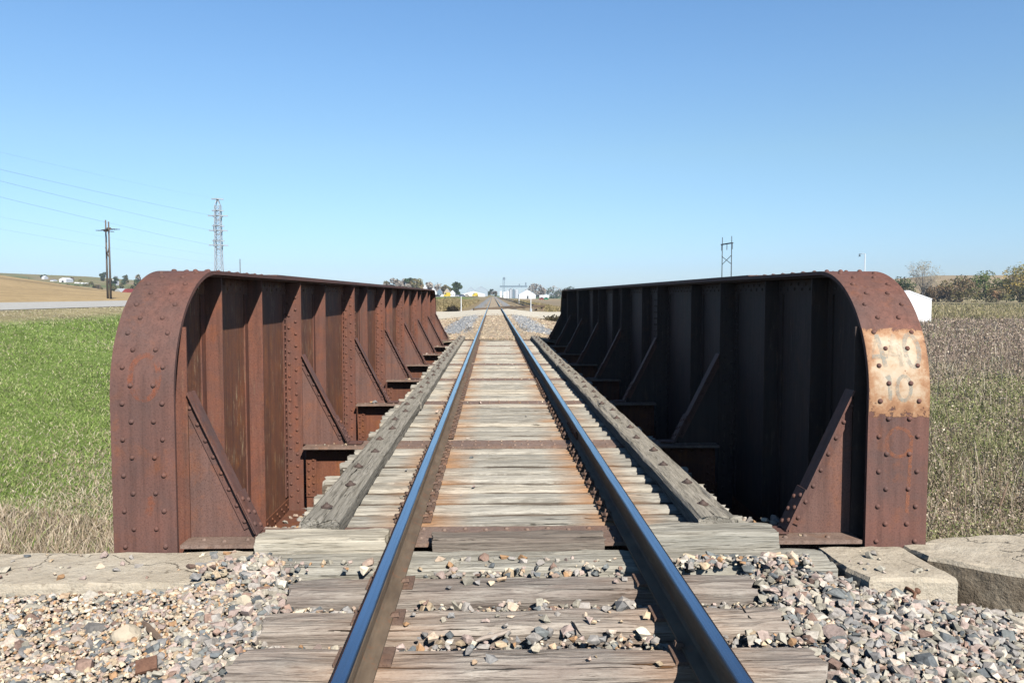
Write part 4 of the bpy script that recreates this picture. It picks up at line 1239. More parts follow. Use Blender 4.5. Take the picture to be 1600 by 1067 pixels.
X, Y = wedge(330000, -0.85, -0.14, 5.3, 95, 2.78)
k = X > -14.2; X, Y = X[k], Y[k]
f = fnoise(X, Y, 0.55, 3.0); f2 = fnoise(X, Y, 0.16, 8.0)
pdry = np.clip(0.06 + 0.25 * sm(0.1, 0.5, f) + 0.14 * (f2 > 0.25) + 1.2 * sm(-6.2, -3.3, X + f * 1.7) * (Y < 14) + 1.0 * sm(-11.4, -12.4, X + 0.5 * f) , 0, 0.93)
isd = rng.random(len(X)) < pdry
cols = np.where(isd[:, None], pick(DRY, len(X), 0.12), pick(GRN, len(X), 0.14))
h = rng.uniform(0.05, 0.115, len(X)) * (1 + 0.4 * f)
h *= np.where(X < -11.8, 0.6, 1.0)
blades('grass', X, Y, h, 0.0035 + 0.0008 * Y, rng.uniform(0.45, 1.0, len(X)), cols, 'green grass bank left of the bridge with dry patches')
X, Y = wedge(26000, -0.85, -0.34, 5.26, 7.6, 2.78)
k = X > -6.2; X, Y = X[k], Y[k]
f = fnoise(X, Y, 0.9, 21.0)
hh_ = rng.uniform(0.16, 0.40, len(X)) * (1 + 0.35 * f) * (1 - 0.45 * sm(6.0, 7.4, Y))
g_ = rng.random(len(X)) < (0.10 + 0.5 * ((f > 0.28) & (Y < 5.9)))
blades('dry_grass', X, Y, hh_, 0.004 + 0.0008 * Y, rng.uniform(0.2, 0.8, len(X)), np.where(g_[:, None], pick(GRN, len(X)), pick(MAUVE, len(X), 0.15)), 'dry straw coloured grass behind the left concrete ledge')
# right side
X, Y = wedge(210000, 0.22, 0.86, 5.45, 98, 2.86)
f = fnoise(X, Y, 0.45, 5.0); f2 = fnoise(X, Y, 0.12, 12.0); yy = Y * (1 + 0.12 * f2)
p_olv = np.clip(0.28 - 0.10 * sm(22, 28, yy) + 0.85 * f + 0.40 * np.exp(-((yy - 20) / 6.0) ** 2) + 0.08 * (yy < 11) - 0.35 * sm(26, 31, yy), 0.02, 0.85)
f3 = fnoise(X, Y, 1.3, 44.0)
u_ = rng.random(len(X))
far_ = sm(26, 34, yy)
base_c = np.where((rng.random(len(X)) < far_)[:, None], pick(BRN, len(X), 0.13), pick(MAUVE, len(X), 0.15))
cols = np.where((u_ < p_olv)[:, None], pick(OLV, len(X), 0.15), base_c)
pale = np.exp(-((yy - 31) / 2.6) ** 2) * (f > -0.15)
cols = np.where((rng.random(len(X)) < pale * 0.85)[:, None], pick(DRY, len(X), 0.1) * 1.1, cols)
cols = cols * np.where((f3 > 0.22) & (rng.random(len(X)) < 0.75), 0.55, 1.0)[:, None]
h = rng.uniform(0.22, 0.62, len(X)) * (1 + 0.5 * f + 0.35 * f3) * np.where(yy < 26, 0.62, 1.0)
blades('weeds', X, Y, h, 0.0032 + 0.00065 * Y, rng.uniform(0.2, 0.95, len(X)), cols, 'tall brown dry weeds right of the bridge with green patches')
def leaves_mesh(mb_name, C_, s, cols, mat='leaf'):
    n = len(C_); a = rng.normal(size=(n, 3)); a /= np.linalg.norm(a, axis=1)[:, None]
    b = rng.normal(size=(n, 3)); b -= a * (a * b).sum(1)[:, None]; b /= np.linalg.norm(b, axis=1)[:, None]
    a *= s[:, None]; b *= (s * 0.62)[:, None]
    V = np.stack([C_ - a, C_ - b, C_ + a, C_ + b], 1).reshape(-1, 3)
    q = np.arange(n)[:, None] * 4 + np.array([[0, 1, 2, 3]])
    return np_mesh(mb_name, V, [q], mat, np.repeat(cols, 4, axis=0).clip(0.005, 0.9))


def tufts(n_, r0, r1, y0, y1, xm, hmin, hmax, pal_a, pal_b, label, name):
    X, Y = wedge(n_, r0, r1, y0, y1, xm); f = fnoise(X, Y, 0.45, 5.0); f2 = fnoise(X, Y, 1.1, 71.0)
    Z = ground_z(X, Y) + rng.uniform(hmin, hmax, len(X)) * (1 + 0.45 * f + 0.4 * f2)
    far2 = sm(25, 34, Y * (1 + 0.1 * f))
    pb = np.clip(0.27 - 0.10 * far2 + 0.8 * f + 0.35 * np.exp(-((Y - 20) / 6.0) ** 2) - 0.3 * far2, 0.03, 0.85)
    cc = np.where((rng.random(len(X)) < pb)[:, None], pick(pal_b, len(X), 0.18), pick(pal_a, len(X), 0.18))
    cc = cc * np.where((f2 > 0.24) & (rng.random(len(X)) < 0.6), 0.55, 1.0)[:, None]
    o = leaves_mesh(name, np.stack([X, Y, Z], -1), (0.004 + 0.00075 * Y) * rng.uniform(0.6, 1.8, len(X)), cc)
    return tag(o, label, None, None, 'stuff')


X, Y = wedge(1900, 0.22, 0.86, 9.0, 60, 2.95)
k = fnoise(X, Y, 0.35, 61.0) > -0.05; X, Y = X[k], Y[k]
blades('weed_stalks', X, Y, rng.uniform(0.75, 1.25, len(X)), 0.004 + 0.0008 * Y, rng.uniform(0.03, 0.4, len(X)), pick(A_([[0.40, 0.32, 0.24], [0.26, 0.19, 0.14], [0.55, 0.47, 0.36], [0.18, 0.13, 0.09]]), len(X)), 'taller dry stalks standing out of the weeds right of the bridge')
X, Y = wedge(26000, 0.40, 0.80, 92, 228, 40)
blades('dry_grass', X, Y, rng.uniform(0.5, 1.1, len(X)), 0.0010 * Y, rng.uniform(0.2, 0.8, len(X)), pick(A_([[0.40, 0.33, 0.19], [0.33, 0.27, 0.16], [0.46, 0.39, 0.24], [0.26, 0.24, 0.10]]), len(X)), 'tan dry grass between the weeds and the pond at the right')
tufts(120000, 0.22, 0.86, 5.5, 95, 2.9, 0.08, 0.50, np.concatenate([MAUVE, BRN]), OLV, 'small dry leaves and seed heads among the weeds at the right', 'weed_leaves')
# dry tufts beyond the bridge
X = np.concatenate([rng.uniform(-14, -5.0, 9000), rng.uniform(5.0, 14, 5000)]); Y = rng.uniform(30, 72, len(X))
f = fnoise(X, Y, 0.3, 31.0); k = f > -0.02; X, Y = X[k], Y[k]
blades('dry_grass', X, Y, rng.uniform(0.12, 0.38, len(X)), 0.0010 * Y, rng.uniform(0.3, 0.9, len(X)), pick(DRY, len(X)) * 0.85, 'dry tufts on the tan bank beyond the bridge')
X = np.concatenate([rng.uniform(-12, -4.5, 9000), rng.uniform(6.5, 12, 5000)]); Y = rng.uniform(97, 260, len(X))
blades('dry_grass', X, Y, rng.uniform(0.3, 0.9, len(X)), 0.0010 * Y, rng.uniform(0.2, 0.8, len(X)), pick(A_([[0.33, 0.26, 0.13], [0.28, 0.22, 0.10], [0.38, 0.30, 0.17]]), len(X)), 'brown dry grass lining the track beyond the gravel road')


# ------------------------------------------------------------------ trees
def tree(name, label, cat, px, py_top, Y, wpx, pal, nleaf=1500, leaf=None, z0=0.12, clumps=16, bark='bark', group=None, bare=0.0, trunk_r=None, shell=0.55):
    base = P(px, 461, Y); gx, gy = base.x, base.y; g0 = gz(gx, gy) - 0.15
    top = P(px, py_top, Y).z; H = max(top - g0, 1.5); W = wpx * Y / FPX
    r_ = random.Random(int(px * 13 + py_top * 7 + Y))
    root = thing(name, (gx, gy, g0), label, cat, group)
    leaf = leaf or max(0.10, Y * 0.00115)
    mb = MB(); tr = trunk_r or max(0.12, H * 0.022)
    th = H * (0.55 if bare < 0.5 else 0.42)
    lean = r_.uniform(-0.04, 0.04) * H
    mb.tube([(gx, gy, g0), (gx + lean * .3, gy, g0 + th * 0.5), (gx + lean, gy, g0 + th)], [tr, tr * 0.75, tr * 0.45], 7)
    cl = []
    for i in range(clumps):
        t = (i + 0.5) / clumps; zz = z0 + (1 - z0) * (0.12 + 0.80 * t)
        prof_ = math.sqrt(max(0.05, 1 - ((zz - (z0 + 1) / 2) / ((1 - z0) / 2)) ** 2))
        a = r_.uniform(0, 2 * math.pi); rr_ = W / 2 * prof_ * r_.uniform(0.25, 0.82)
        cl.append(Vector((gx + lean + cos(a) * rr_, gy + sin(a) * rr_, g0 + zz * H)))
    for c in cl:
        s0 = Vector((gx + lean * 0.5, gy, g0 + th * r_.uniform(0.35, 0.95))); m_ = s0.lerp(c, 0.55) + Vector((0, 0, -0.04 * H))
        mb.tube([s0, m_, c], [tr * 0.34, tr * 0.2, tr * 0.07], 5)
        if bare > 0:
            for _ in range(7):
                d = Vector((r_.gauss(0, 1), r_.gauss(0, 1), r_.gauss(0.45, 0.8))).normalized() * H * r_.uniform(0.08, 0.2)
                q = m_.lerp(c, r_.uniform(0.2, 1)); mb.tube([q, q + d * 0.5 + Vector((0, 0, 0.02 * H)), q + d], [tr * 0.11, tr * 0.075, tr * 0.035], 4)
                for _k in range(3):
                    d2 = (d.normalized() + Vector((r_.gauss(0, .6), r_.gauss(0, .6), r_.gauss(0.1, .6)))).normalized() * H * r_.uniform(0.04, 0.09)
                    q2 = q + d * r_.uniform(0.4, 1); mb.tube([q2, q2 + d2], [tr * 0.05, tr * 0.025], 3)
    mb.build('trunk', bark, root, fix=False)
    pal = np.asarray(pal); per = max(3, nleaf // clumps); Cs = []; cs = []
    for c in cl:
        rc = W * r_.uniform(0.13, 0.24) * (1 if clumps > 8 else 1.25); rz = rc * r_.uniform(0.65, 0.95)
        d = rng.normal(size=(per, 3)); d /= np.linalg.norm(d, axis=1)[:, None]; d *= (shell + (1.12 - shell) * rng.random(per) ** 0.6)[:, None]
        Cs.append(np.array(c)[None] + d * np.array([rc, rc, rz])[None])
        k = pal[r_.randrange(len(pal))] * r_.uniform(0.75, 1.25); cs.append(np.repeat(k[None], per, 0) * (1 + 0.16 * rng.normal(size=(per, 1))).clip(0.5, 1.5))
    C_ = np.concatenate(Cs); C_[:, 2] = np.maximum(C_[:, 2], g0 + 0.05)
    o = leaves_mesh('crown', C_ - np.array([gx, gy, g0]), leaf * rng.uniform(0.6, 1.35, len(C_)), np.concatenate(cs))
    o.parent = root; o['_o'] = (gx, gy, g0)
    return root


P_DKG = [[0.067, 0.104, 0.042], [0.095, 0.133, 0.053], [0.053, 0.080, 0.038]]
P_OLV = [[0.162, 0.152, 0.061], [0.209, 0.180, 0.076], [0.123, 0.123, 0.053]]
P_BRN = [[0.228, 0.152, 0.085], [0.171, 0.123, 0.076], [0.266, 0.180, 0.104]]
P_GRN = [[0.190, 0.237, 0.076], [0.142, 0.190, 0.061], [0.247, 0.266, 0.095]]
P_YEL = [[0.456, 0.342, 0.095], [0.342, 0.285, 0.095], [0.247, 0.228, 0.085], [0.532, 0.380, 0.114]]
P_GRY = [[0.380, 0.332, 0.285], [0.304, 0.266, 0.228], [0.456, 0.399, 0.342]]
P_PALE = [[0.45, 0.38, 0.26], [0.38, 0.32, 0.2], [0.5, 0.44, 0.32]]
P_RED = [[0.323, 0.190, 0.104], [0.247, 0.190, 0.095], [0.228, 0.209, 0.095]]
GB = 'trees and shrubs behind the pond'
tree('bare_tree', 'nearly leafless pale tree standing above the white shed', 'tree', 1441, 408, 330, 56, P_PALE, 1300, 0.22, 0.35, 24, 'pale_bark', GB, 1.0, 0.42, 0.2)
tree('shrub', 'dark green thicket just left of the bare tree', 'shrub', 1410, 437, 345, 52, P_DKG, 1800, None, 0.03, 18, 'bark', GB)
tree('shrub', 'low brown brush at the foot of the bare tree', 'shrub', 1446, 450, 335, 42, P_BRN, 1400, None, 0.02, 14, 'bark', GB)
tree('shrub', 'greyish brown brush just right of the bare tree', 'shrub', 1468, 446, 338, 34, P_BRN + P_GRY, 1200, None, 0.02, 14, 'bark', GB)
tree('shrub', 'big rounded olive brown bush in the middle of the far thicket', 'shrub', 1499, 436, 330, 62, P_OLV + P_BRN, 3000, None, 0.02, 22, 'bark', GB)
tree('tree', 'yellowish green tree with a wispy top between the olive bush and the yellow tree', 'tree', 1541, 427, 335, 46, P_GRN, 2200, None, 0.03, 20, 'bark', GB)
tree('shrub', 'reddish low bush in front of the yellowish green tree', 'shrub', 1558, 452, 322, 38, P_RED, 1200, None, 0.02, 12, 'bark', GB)
tree('shrub', 'dark olive tree filling the gap left of the yellow tree', 'tree', 1573, 436, 340, 36, P_OLV + P_DKG, 1500, None, 0.03, 14, 'bark', GB)
tree('autumn_tree', 'tall yellow autumn tree with a pale trunk near the right edge', 'tree', 1594, 414, 326, 62, P_YEL, 2400, None, 0.22, 22, 'pale_bark', GB, 0.2, 0.45)
tree('autumn_tree', 'second yellow green tree cut off by the right edge', 'tree', 1634, 422, 334, 60, P_YEL + P_GRN, 1800, None, 0.1, 18, 'bark', GB)
tree('shrub', 'olive bush under the yellow tree at the right edge', 'shrub', 1604, 447, 322, 44, P_OLV, 1400, None, 0.02, 14, 'bark', GB)
tree('sapling', 'thin leafless sapling standing alone in the weeds at the right', 'sapling', 1517, 484, 118, 17, [[0.20, 0.17, 0.09], [0.26, 0.22, 0.12]], 260, 0.06, 0.1, 12, 'bark', None, 1.0, 0.035, 0.2)
GT = 'town trees beyond the left girder'
for px, top, w, pal, nm, lab, bare in (
        (607, 441, 20, P_GRY + P_OLV, 'tree', 'grey olive tree at the left end of the town tree line', 0), (621, 437, 26, P_OLV + P_GRY, 'tree', 'olive tree above the girder top, second from the left of the town trees', 0),
        (637, 435, 22, P_DKG + P_GRY, 'tree', 'dark grey green tree beside the reddish tree of the town line', 0), (652, 437, 26, P_RED + P_YEL[:1], 'autumn_tree', 'reddish autumn tree in the town line', 0),
        (668, 442, 18, P_GRY, 'tree', 'grey tree right of the reddish one, over the first town houses', 0), (683, 445, 22, P_GRY, 'bare_tree', 'bare grey twiggy tree among the town houses', 0.8),
        (697, 448, 18, P_OLV + P_RED, 'tree', 'low brownish tree behind the yellow truck', 0), (712, 441, 15, P_DKG, 'evergreen_tree', 'dark round evergreen standing out above the town', 0)):
    tree(nm, lab, 'tree', px, top - 0.5, 690, w * 1.25, pal, 1600 if not bare else 420, None, 0.05, 14, 'bark', GT, bare)
GR = 'distant trees beyond the white shed by the track'
for px, top, w, pal, lab in ((833, 443.5, 27, P_GRY, 'bare greyish tree just right of the white gabled shed'), (849, 450, 24, P_GRY + P_BRN, 'lower brown grey tree behind the white trailer'), (866, 451, 32, P_DKG + P_GRY, 'dark grey tree clump left of the right girder'),
                            (886, 450, 30, P_DKG + P_BRN, 'dark brown tree clump half hidden by the far end of the right girder'), (768, 452, 7, P_DKG + P_GRY, 'small dark tree at the vanishing point of the track'),
                            (774, 455, 6, P_GRY + P_RED, 'small reddish tree right at the end of the track'), (764, 456, 7, P_DKG, 'small dark tree left of the end of the track')):
    tree('tree', lab, 'tree', px, top, 1050, w, pal, 500, None, 0.03, 10, 'bark', GR)
GH = 'trees on the far left hills'
for px, top, w, Y, pal, lab in ((70, 430, 9, 900, P_DKG, 'dark lone tree on the far left ridge'), (113, 434, 6, 880, P_BRN, 'brown tree right of the white hillside shed'), (127, 438, 6, 880, P_BRN + P_YEL, 'small yellow brown tree on the left hillside'),
                           (162, 426, 12, 930, P_DKG, 'dark tree on the ridge just left of the double pole'), (180, 433, 14, 780, P_DKG, 'dark hillside tree just right of the double pole'), (198, 430, 10, 900, P_OLV, 'olive tree on the ridge left of the girder'),
                           (218, 428, 12, 900, P_GRY + P_OLV, 'grey ridge tree touching the girder top'), (213, 437, 14, 760, P_DKG + P_OLV, 'dark hedge tree beside the girder'), (176, 447, 14, 620, P_OLV, 'olive shrub above the grey barn'),
                           (145, 441, 9, 800, P_OLV, 'olive hedge bush in the middle of the left hill'), (150, 446, 12, 720, P_OLV + P_BRN, 'brown hedge bush left of the double pole'), (207, 446, 14, 640, P_OLV, 'olive bush right above the red barn roof'),
                           (194, 436, 8, 860, P_DKG, 'small dark tree on the ridge between pole and girder'), (104, 446, 12, 700, P_BRN, 'low brown hedge at the edge of the stubble field'), (88, 444, 10, 720, P_OLV + P_BRN, 'low olive hedge left end at the stubble field edge'),
                           (173, 437, 8, 850, P_GRY + P_OLV, 'grey ridge tree directly behind the double pole'), (120, 447, 12, 690, P_OLV, 'olive hedge under the hill farm'),
                           (158, 449, 10, 640, P_OLV + P_BRN, 'brown shrub left of the double pole on the slope'), (189, 442, 9, 740, P_OLV, 'small olive tree above the red barn'), (136, 446, 8, 760, P_OLV, 'low olive shrub on the left hillside')):
    tree('tree', lab, 'tree', px, top, Y, w, pal, 320, None, 0.03, 9, 'bark', GH)


# ------------------------------------------------------------------ buildings
def gable(name, label, cat, px0, px1, py_top, Y, depth, wall, roof, rf=0.35, front=True, door=None, group=None, py_base=None, windows=0):
    a, b = P(px0, 461, Y), P(px1, 461, Y); x0, x1 = a.x, b.x; xm = (x0 + x1) / 2
    g0 = gz(xm, Y + depth / 2) - 0.3 if py_base is None else P(px0, py_base, Y).z
    H = P(px0, py_top, Y).z - g0; hw = H * (1 - rf); root = thing(name, (xm, Y, g0), label, cat, group)
    mb = MB(); ov = 0.008 * (x1 - x0); y1 = Y + depth
    if front:
        mb.prism([(x0, g0), (x1, g0), (x1, g0 + hw), (xm, g0 + H - 0.05), (x0, g0 + hw)], 'y', Y, y1); mb.build('wall', wall, root)
        mb = MB(); t_ = max(0.06, H * 0.025)
        mb.prism([(x0 - ov, g0 + hw - ov * (H * rf) / (xm - x0)), (xm, g0 + H - 0.04), (x1 + ov, g0 + hw - ov * (H * rf) / (xm - x0)), (x1 + ov, g0 + hw + t_), (xm, g0 + H + t_), (x0 - ov, g0 + hw + t_)], 'y', Y - ov, y1 + ov)
        mb.build('roof', roof, root)
    else:
        mb.prism([(Y, g0), (y1, g0), (y1, g0 + hw), ((Y + y1) / 2, g0 + H - 0.05), (Y, g0 + hw)], 'x', x0, x1); mb.build('wall', wall, root)
        mb = MB(); t_ = max(0.06, H * 0.025); ym = (Y + y1) / 2
        mb.prism([(Y - 0.3, g0 + hw), (ym, g0 + H - 0.04), (y1 + 0.3, g0 + hw), (y1 + 0.3, g0 + hw + t_), (ym, g0 + H + t_), (Y - 0.3, g0 + hw + t_)], 'x', x0 - ov, x1 + ov)
        mb.build('roof', roof, root)
    w = x1 - x0
    if door:
        c, dw, dh = door; mb = MB(); mb.box(x0 + w * (c - dw / 2), x0 + w * (c + dw / 2), Y - 0.05, Y - 0.004, g0, g0 + hw * dh); mb.build('door', 'dark_opening', root)
    for i in range(windows):
        u = (i + 0.5) / windows; mb = MB(); mb.box(x0 + w * (u - 0.07), x0 + w * (u + 0.07), Y - 0.05, Y - 0.004, g0 + hw * 0.45, g0 + hw * 0.75); mb.build('window', 'dark_opening', root)
    return root


# the near white shed on the right
sh0 = P(1392, 461, 84); sh1 = P(1456, 461, 84)
gable('white_shed', 'plain white gabled shed half hidden behind the right girder', 'shed', 1383, 1456, 455, 84, 9, 'white_paint', 'white_roof', 0.24)
gable('white_shed', 'white gabled shed with a dark door right of the grain elevator', 'shed', 811, 837, 453, 930, 30, 'white_paint', 'white_roof', 0.52, True, (0.52, 0.10, 0.75))
gable('white_hall', 'long low white hall in the town left of the track end', 'hall', 722, 758, 454.8, 700, 24, 'white_paint', 'white_roof', 0.55, True, (0.62, 0.16, 0.8))
gable('metal_building', 'pale metal building with a steep roof behind the white hall', 'building', 729, 742, 448.5, 760, 20, 'metal_blue', 'metal_blue', 0.4)
gable('metal_building', 'wide pale metal building behind the right end of the white hall', 'building', 741, 762, 447.5, 800, 30, 'metal_blue', 'metal_blue', 0.4)
gable('white_shed', 'small white building next to the track end on its left', 'building', 757, 762, 453, 820, 10, 'white_paint', 'grey_roof', 0.3)
gable('house', 'white house with a bright roof showing over the girder top', 'house', 660, 668, 445.5, 600, 8, 'white_paint', 'white_roof', 0.45)
gable('house', 'grey and white house next to the far end of the left girder', 'house', 672, 682, 449.5, 590, 8, 'white_paint', 'grey_roof', 0.4, True, (0.3, 0.16, 0.6), None, None, 2)
gable('house', 'blue grey house behind the white van', 'house', 682, 691, 451.5, 600, 8, 'steel_blue', 'grey_roof', 0.4, True, None, None, None, 2)
gable('house', 'pinkish brick house behind the yellow truck', 'house', 694, 703, 450.5, 610, 8, 'tan_paint', 'grey_roof', 0.4, True, None, None, None, 2)
gable('house', 'pale house between the yellow truck and the round evergreen', 'house', 703, 711, 453.5, 600, 8, 'white_paint', 'grey_roof', 0.4, True, None, None, None, 2)
gable('barn', 'grey gabled barn at the foot of the left hill', 'barn', 178, 190, 451, 520, 12, 'barn_grey', 'galvanised', 0.5)
gable('barn', 'red gabled barn beside the grey one', 'barn', 190, 202, 451.5, 515, 12, 'red_paint', 'red_paint', 0.5)
gable('white_shed', 'white arched hillside shed on the left, the biggest of the hill farm', 'shed', 93, 104, 434, 820, 14, 'white_paint', 'white_roof', 0.35, True, (0.5, 0.3, 0.6))
gable('farm_house', 'small white farm house on the ridge left of the double pole', 'house', 79, 84, 436.5, 830, 8, 'white_paint', 'grey_roof', 0.4, False)
gable('farm_house', 'small white building right of the double pole on the ridge', 'house', 175, 181, 435.5, 830, 8, 'white_paint', 'white_roof', 0.4, False)
gable('farm_house', 'bluish farm house on the ridge right of the double pole', 'house', 177, 181, 431.5, 900, 8, 'steel_blue', 'grey_roof', 0.4)
gable('farm_house', 'tiny white house left of the lone ridge tree', 'house', 66, 70, 431, 880, 8, 'white_paint', 'white_roof', 0.4, False)


def trailer(label, px0, px1, py_top, py_bot, Y, mat='white_paint', name='trailer', cat='trailer', group=None):
    a, b = P(px0, 461, Y), P(px1, 461, Y); xm = (a.x + b.x) / 2; g0 = gz(xm, Y) - 0.05
    zt = P(px0, py_top, Y).z; H = max(zt - g0, 1.5); root = thing(name, (xm, Y, g0), label, cat, group)
    mb = MB(); L = b.x - a.x
    mb.prism([(a.x, g0 + H * .28), (b.x, g0 + H * .28), (b.x, g0 + H * .93), (b.x - L * .03, g0 + H), (a.x + L * .03, g0 + H), (a.x, g0 + H * .93)], 'y', Y, Y + 2.5); mb.build('body', mat, root)
    for q in (0.2, 0.32, 0.8):
        mb = MB(); mb.tube([(a.x + L * q, Y + 0.05, g0 + H * .15), (a.x + L * q, Y + 0.35, g0 + H * .15)], H * .15, 12, 0, False); mb.build('wheel', 'tyre', root)
    return root


trailer('long white trailer parked right of the track, left of the right girder', 843, 858, 461.0, 463, 900)
for i, (px, py, lab) in enumerate(((117, 441, 'tiny white trailer on the hillside, leftmost of the hill farm'), (121, 443.5, 'tiny white trailer on the hillside, lowest of the hill farm'), (127, 443, 'tiny white trailer on the hillside, in the middle of the hill farm'), (133, 442.5, 'tiny white trailer on the hillside, rightmost of the hill farm'))):
    trailer(lab, px, px + 3.5, py, 445, 800, 'white_paint', 'trailer', 'trailer', 'white trailers of the hill farm')


def vehicle(label, name, cat, px, Y, L, H, mat, heading=0, van=False, group=None, z=None):
    p = P(px, 461, Y); g0 = gz(p.x, Y) if z is None else z; root = thing(name, (p.x, Y, g0), label, cat, group); x = p.x
    W = 1.8
    body = [(x - L / 2, g0 + .3), (x + L / 2, g0 + .3), (x + L / 2, g0 + H * .58), (x + L * .46, g0 + H * .62), (x - L * .47, g0 + H * .62), (x - L / 2, g0 + H * .55)]
    if van: body = [(x - L / 2, g0 + .35), (x + L / 2, g0 + .35), (x + L / 2, g0 + H * .97), (x - L * .22, g0 + H), (x - L * .34, g0 + H * .55), (x - L / 2, g0 + H * .48)]
    mb = MB(); mb.prism(body, 'y', Y - W / 2, Y + W / 2); mb.build('body', mat, root)
    mb = MB()
    if van: mb.prism([(x - L * .335, g0 + H * .58), (x - L * .10, g0 + H * .58), (x - L * .10, g0 + H * .9), (x - L * .24, g0 + H * .9)], 'y', Y - W / 2 - .012, Y + W / 2 + .012)
    else: mb.prism([(x - L * .30, g0 + H * .622), (x + L * .36, g0 + H * .622), (x + L * .26, g0 + H), (x - L * .16, g0 + H)], 'y', Y - W * .45, Y + W * .45)
    mb.build('cabin', 'car_glass', root)
    for q in (-0.3, 0.3):
        for yy in (-W / 2 - .02, W / 2 - .2):
            mb = MB(); mb.tube([(x + L * q, Y + yy, g0 + .33), (x + L * q, Y + yy + .22, g0 + .33)], .33, 12, 0, False); mb.build('wheel', 'tyre', root)
    return root


GC = 'vehicles parked in the town'
vehicle('yellow truck parked among the town houses', 'truck', 'truck', 698.5, 540, 4.6, 2.9, 'yellow_paint', 0, True, GC)
vehicle('white van parked just right of the far end of the left girder', 'van', 'van', 691, 545, 4.6, 2.0, 'white_paint', 0, True, GC)
vehicle('dark car with pale windows at the far end of the left girder', 'car', 'car', 682, 500, 4.8, 1.7, 'black_paint', 0, False, GC)
vehicle('silver car left of the white hall', 'car', 'car', 717, 600, 4.6, 1.6, 'silver_paint', 0, False, GC)
vehicle('dark blue car nearest the white hall on its left', 'car', 'car', 722, 595, 4.6, 1.6, 'blue_paint', 0, False, GC)
vehicle('blue pickup at the left corner of the white hall', 'car', 'car', 712.5, 605, 5.0, 1.8, 'blue_paint', 0, False, GC)
vehicle('tan car in front of the white hall', 'car', 'car', 729, 640, 4.6, 1.6, 'tan_paint', 0, False, GC)
vehicle('yellow machine in front of the white hall door', 'machine', 'machine', 742, 660, 4.5, 3.0, 'yellow_paint', 0, True, GC)
vehicle('red farm wagon in the field right of the track', 'farm_wagon', 'wagon', 846, 620, 3.4, 2.2, 'red_paint', 0, False, 'farm machines in the right field')
vehicle('green farm wagon in the field right of the track', 'farm_wagon', 'wagon', 853, 620, 3.4, 2.2, 'green_paint', 0, False, 'farm machines in the right field')

# grain elevator
EY = 1000
e0 = P(785, 461, EY); eg = gz(e0.x, EY) - 0.2
root = thing('grain_elevator', (e0.x, EY, eg), 'pale grain elevator with a leg tower and long conveyor bridge', 'grain elevator')
def ez(py): return P(785, py, EY).z
def ex(px): return P(px, 461, EY).x
mb = MB()
for dx in (-0.9, 0.9):
    for dy in (-0.9, 0.9): mb.bar((ex(787) + dx, EY + dy, eg), (ex(787) + dx, EY + dy, ez(437)), 0.26, (1, 0, 0), 0.26)
for i in range(7):
    za_, zb2 = eg + (ez(437) - eg) * i / 7, eg + (ez(437) - eg) * (i + 1) / 7
    mb.bar((ex(787) - .9, EY - .9, za_), (ex(787) + .9, EY - .9, zb2), 0.1, (0, 1, 0), 0.1); mb.bar((ex(787) - .9, EY - .9, zb2), (ex(787) + .9, EY - .9, zb2), 0.1, (0, 1, 0), 0.1)
mb.build('leg_tower', 'steel_blue', root)
mb = MB(); mb.box(ex(785.5), ex(789.5), EY - 1.2, EY + 1.2, ez(437.5), ez(434.2)); mb.prism([(ex(785.5), ez(434.2)), (ex(789.5), ez(434.2)), (ex(787.5), ez(432.6))], 'y', EY - 1.2, EY + 1.2); mb.build('head_house', 'steel_blue', root)
mb = MB(); mb.box(ex(781), ex(824), EY - 0.9, EY + 0.9, ez(448.8), ez(446.3)); mb.build('conveyor_bridge', 'steel_blue', root)
mb = MB(); mb.box(ex(820.5), ex(822.5), EY - 0.7, EY + 0.7, ez(446.5), ez(441.5)); mb.box(ex(810.5), ex(812.2), EY - 0.6, EY + 0.6, ez(446.5), ez(443.5)); mb.build('conveyor_drive', 'steel_blue', root)
for px in (783, 793, 800.5, 815):
    mb = MB(); mb.bar((ex(px), EY, eg), (ex(px), EY, ez(448.3)), 0.22, (1, 0, 0), 0.22); mb.build('support', 'galvanised', root)
for px, r, pt, mt in ((792.5, 2.6, 456, 'white_paint'), (798, 2.2, 452.5, 'galvanised'), (802.5, 1.7, 453, 'steel_blue'), (807, 2.6, 454, 'galvanised')):
    mb = MB(); c = ex(px); mb.tube([(c, EY + 3, eg), (c, EY + 3, ez(pt))], r, 20, 0, False); mb.tube([(c, EY + 3, ez(pt) + .01), (c, EY + 3, ez(pt) + r * .7)], [r * 1.04, 0.25], 20, 0, False); mb.build('grain_bin', mt, root)
mb = MB(); mb.box(ex(781), ex(784.5), EY - 2, EY + 2, eg, ez(455)); mb.box(ex(786.5), ex(790), EY - 2, EY + 2, eg, ez(456)); mb.build('loading_shed', 'white_paint', root)

# ------------------------------------------------------------------ far track, switch, crossing
root = thing('siding_track', (5.3, 105, -0.4), 'short siding track joining the main track from the right beyond the gravel road', 'siding track')
def arc_rail(pts, name):
    mb = MB()
    def f(t_):
        i = min(int(t_), len(pts) - 2); u = t_ - i; a, b = Vector(pts[i]), Vector(pts[i + 1]); p = a.lerp(b, u); d = (b - a).normalized(); return (p.x, p.y, d.y, -d.x)
    rail_mesh(mb, f, list(np.linspace(0, len(pts) - 1, 3 * len(pts))), 1)
    return mb.build(name, ['rail_side', 'rail_head'], root)
arc_rail([(4.55, 112), (4.4, 200), (3.6, 320), (2.2, 440)], 'rail'); arc_rail([(6.05, 109), (5.9, 200), (5.1, 320), (3.7, 440)], 'rail')
mb = MB(); rr_ = [(-2.1, 88.6), (0.3, 90.5), (0.32, 90.6), (3.0, 98.5), (6.1, 109.3)]
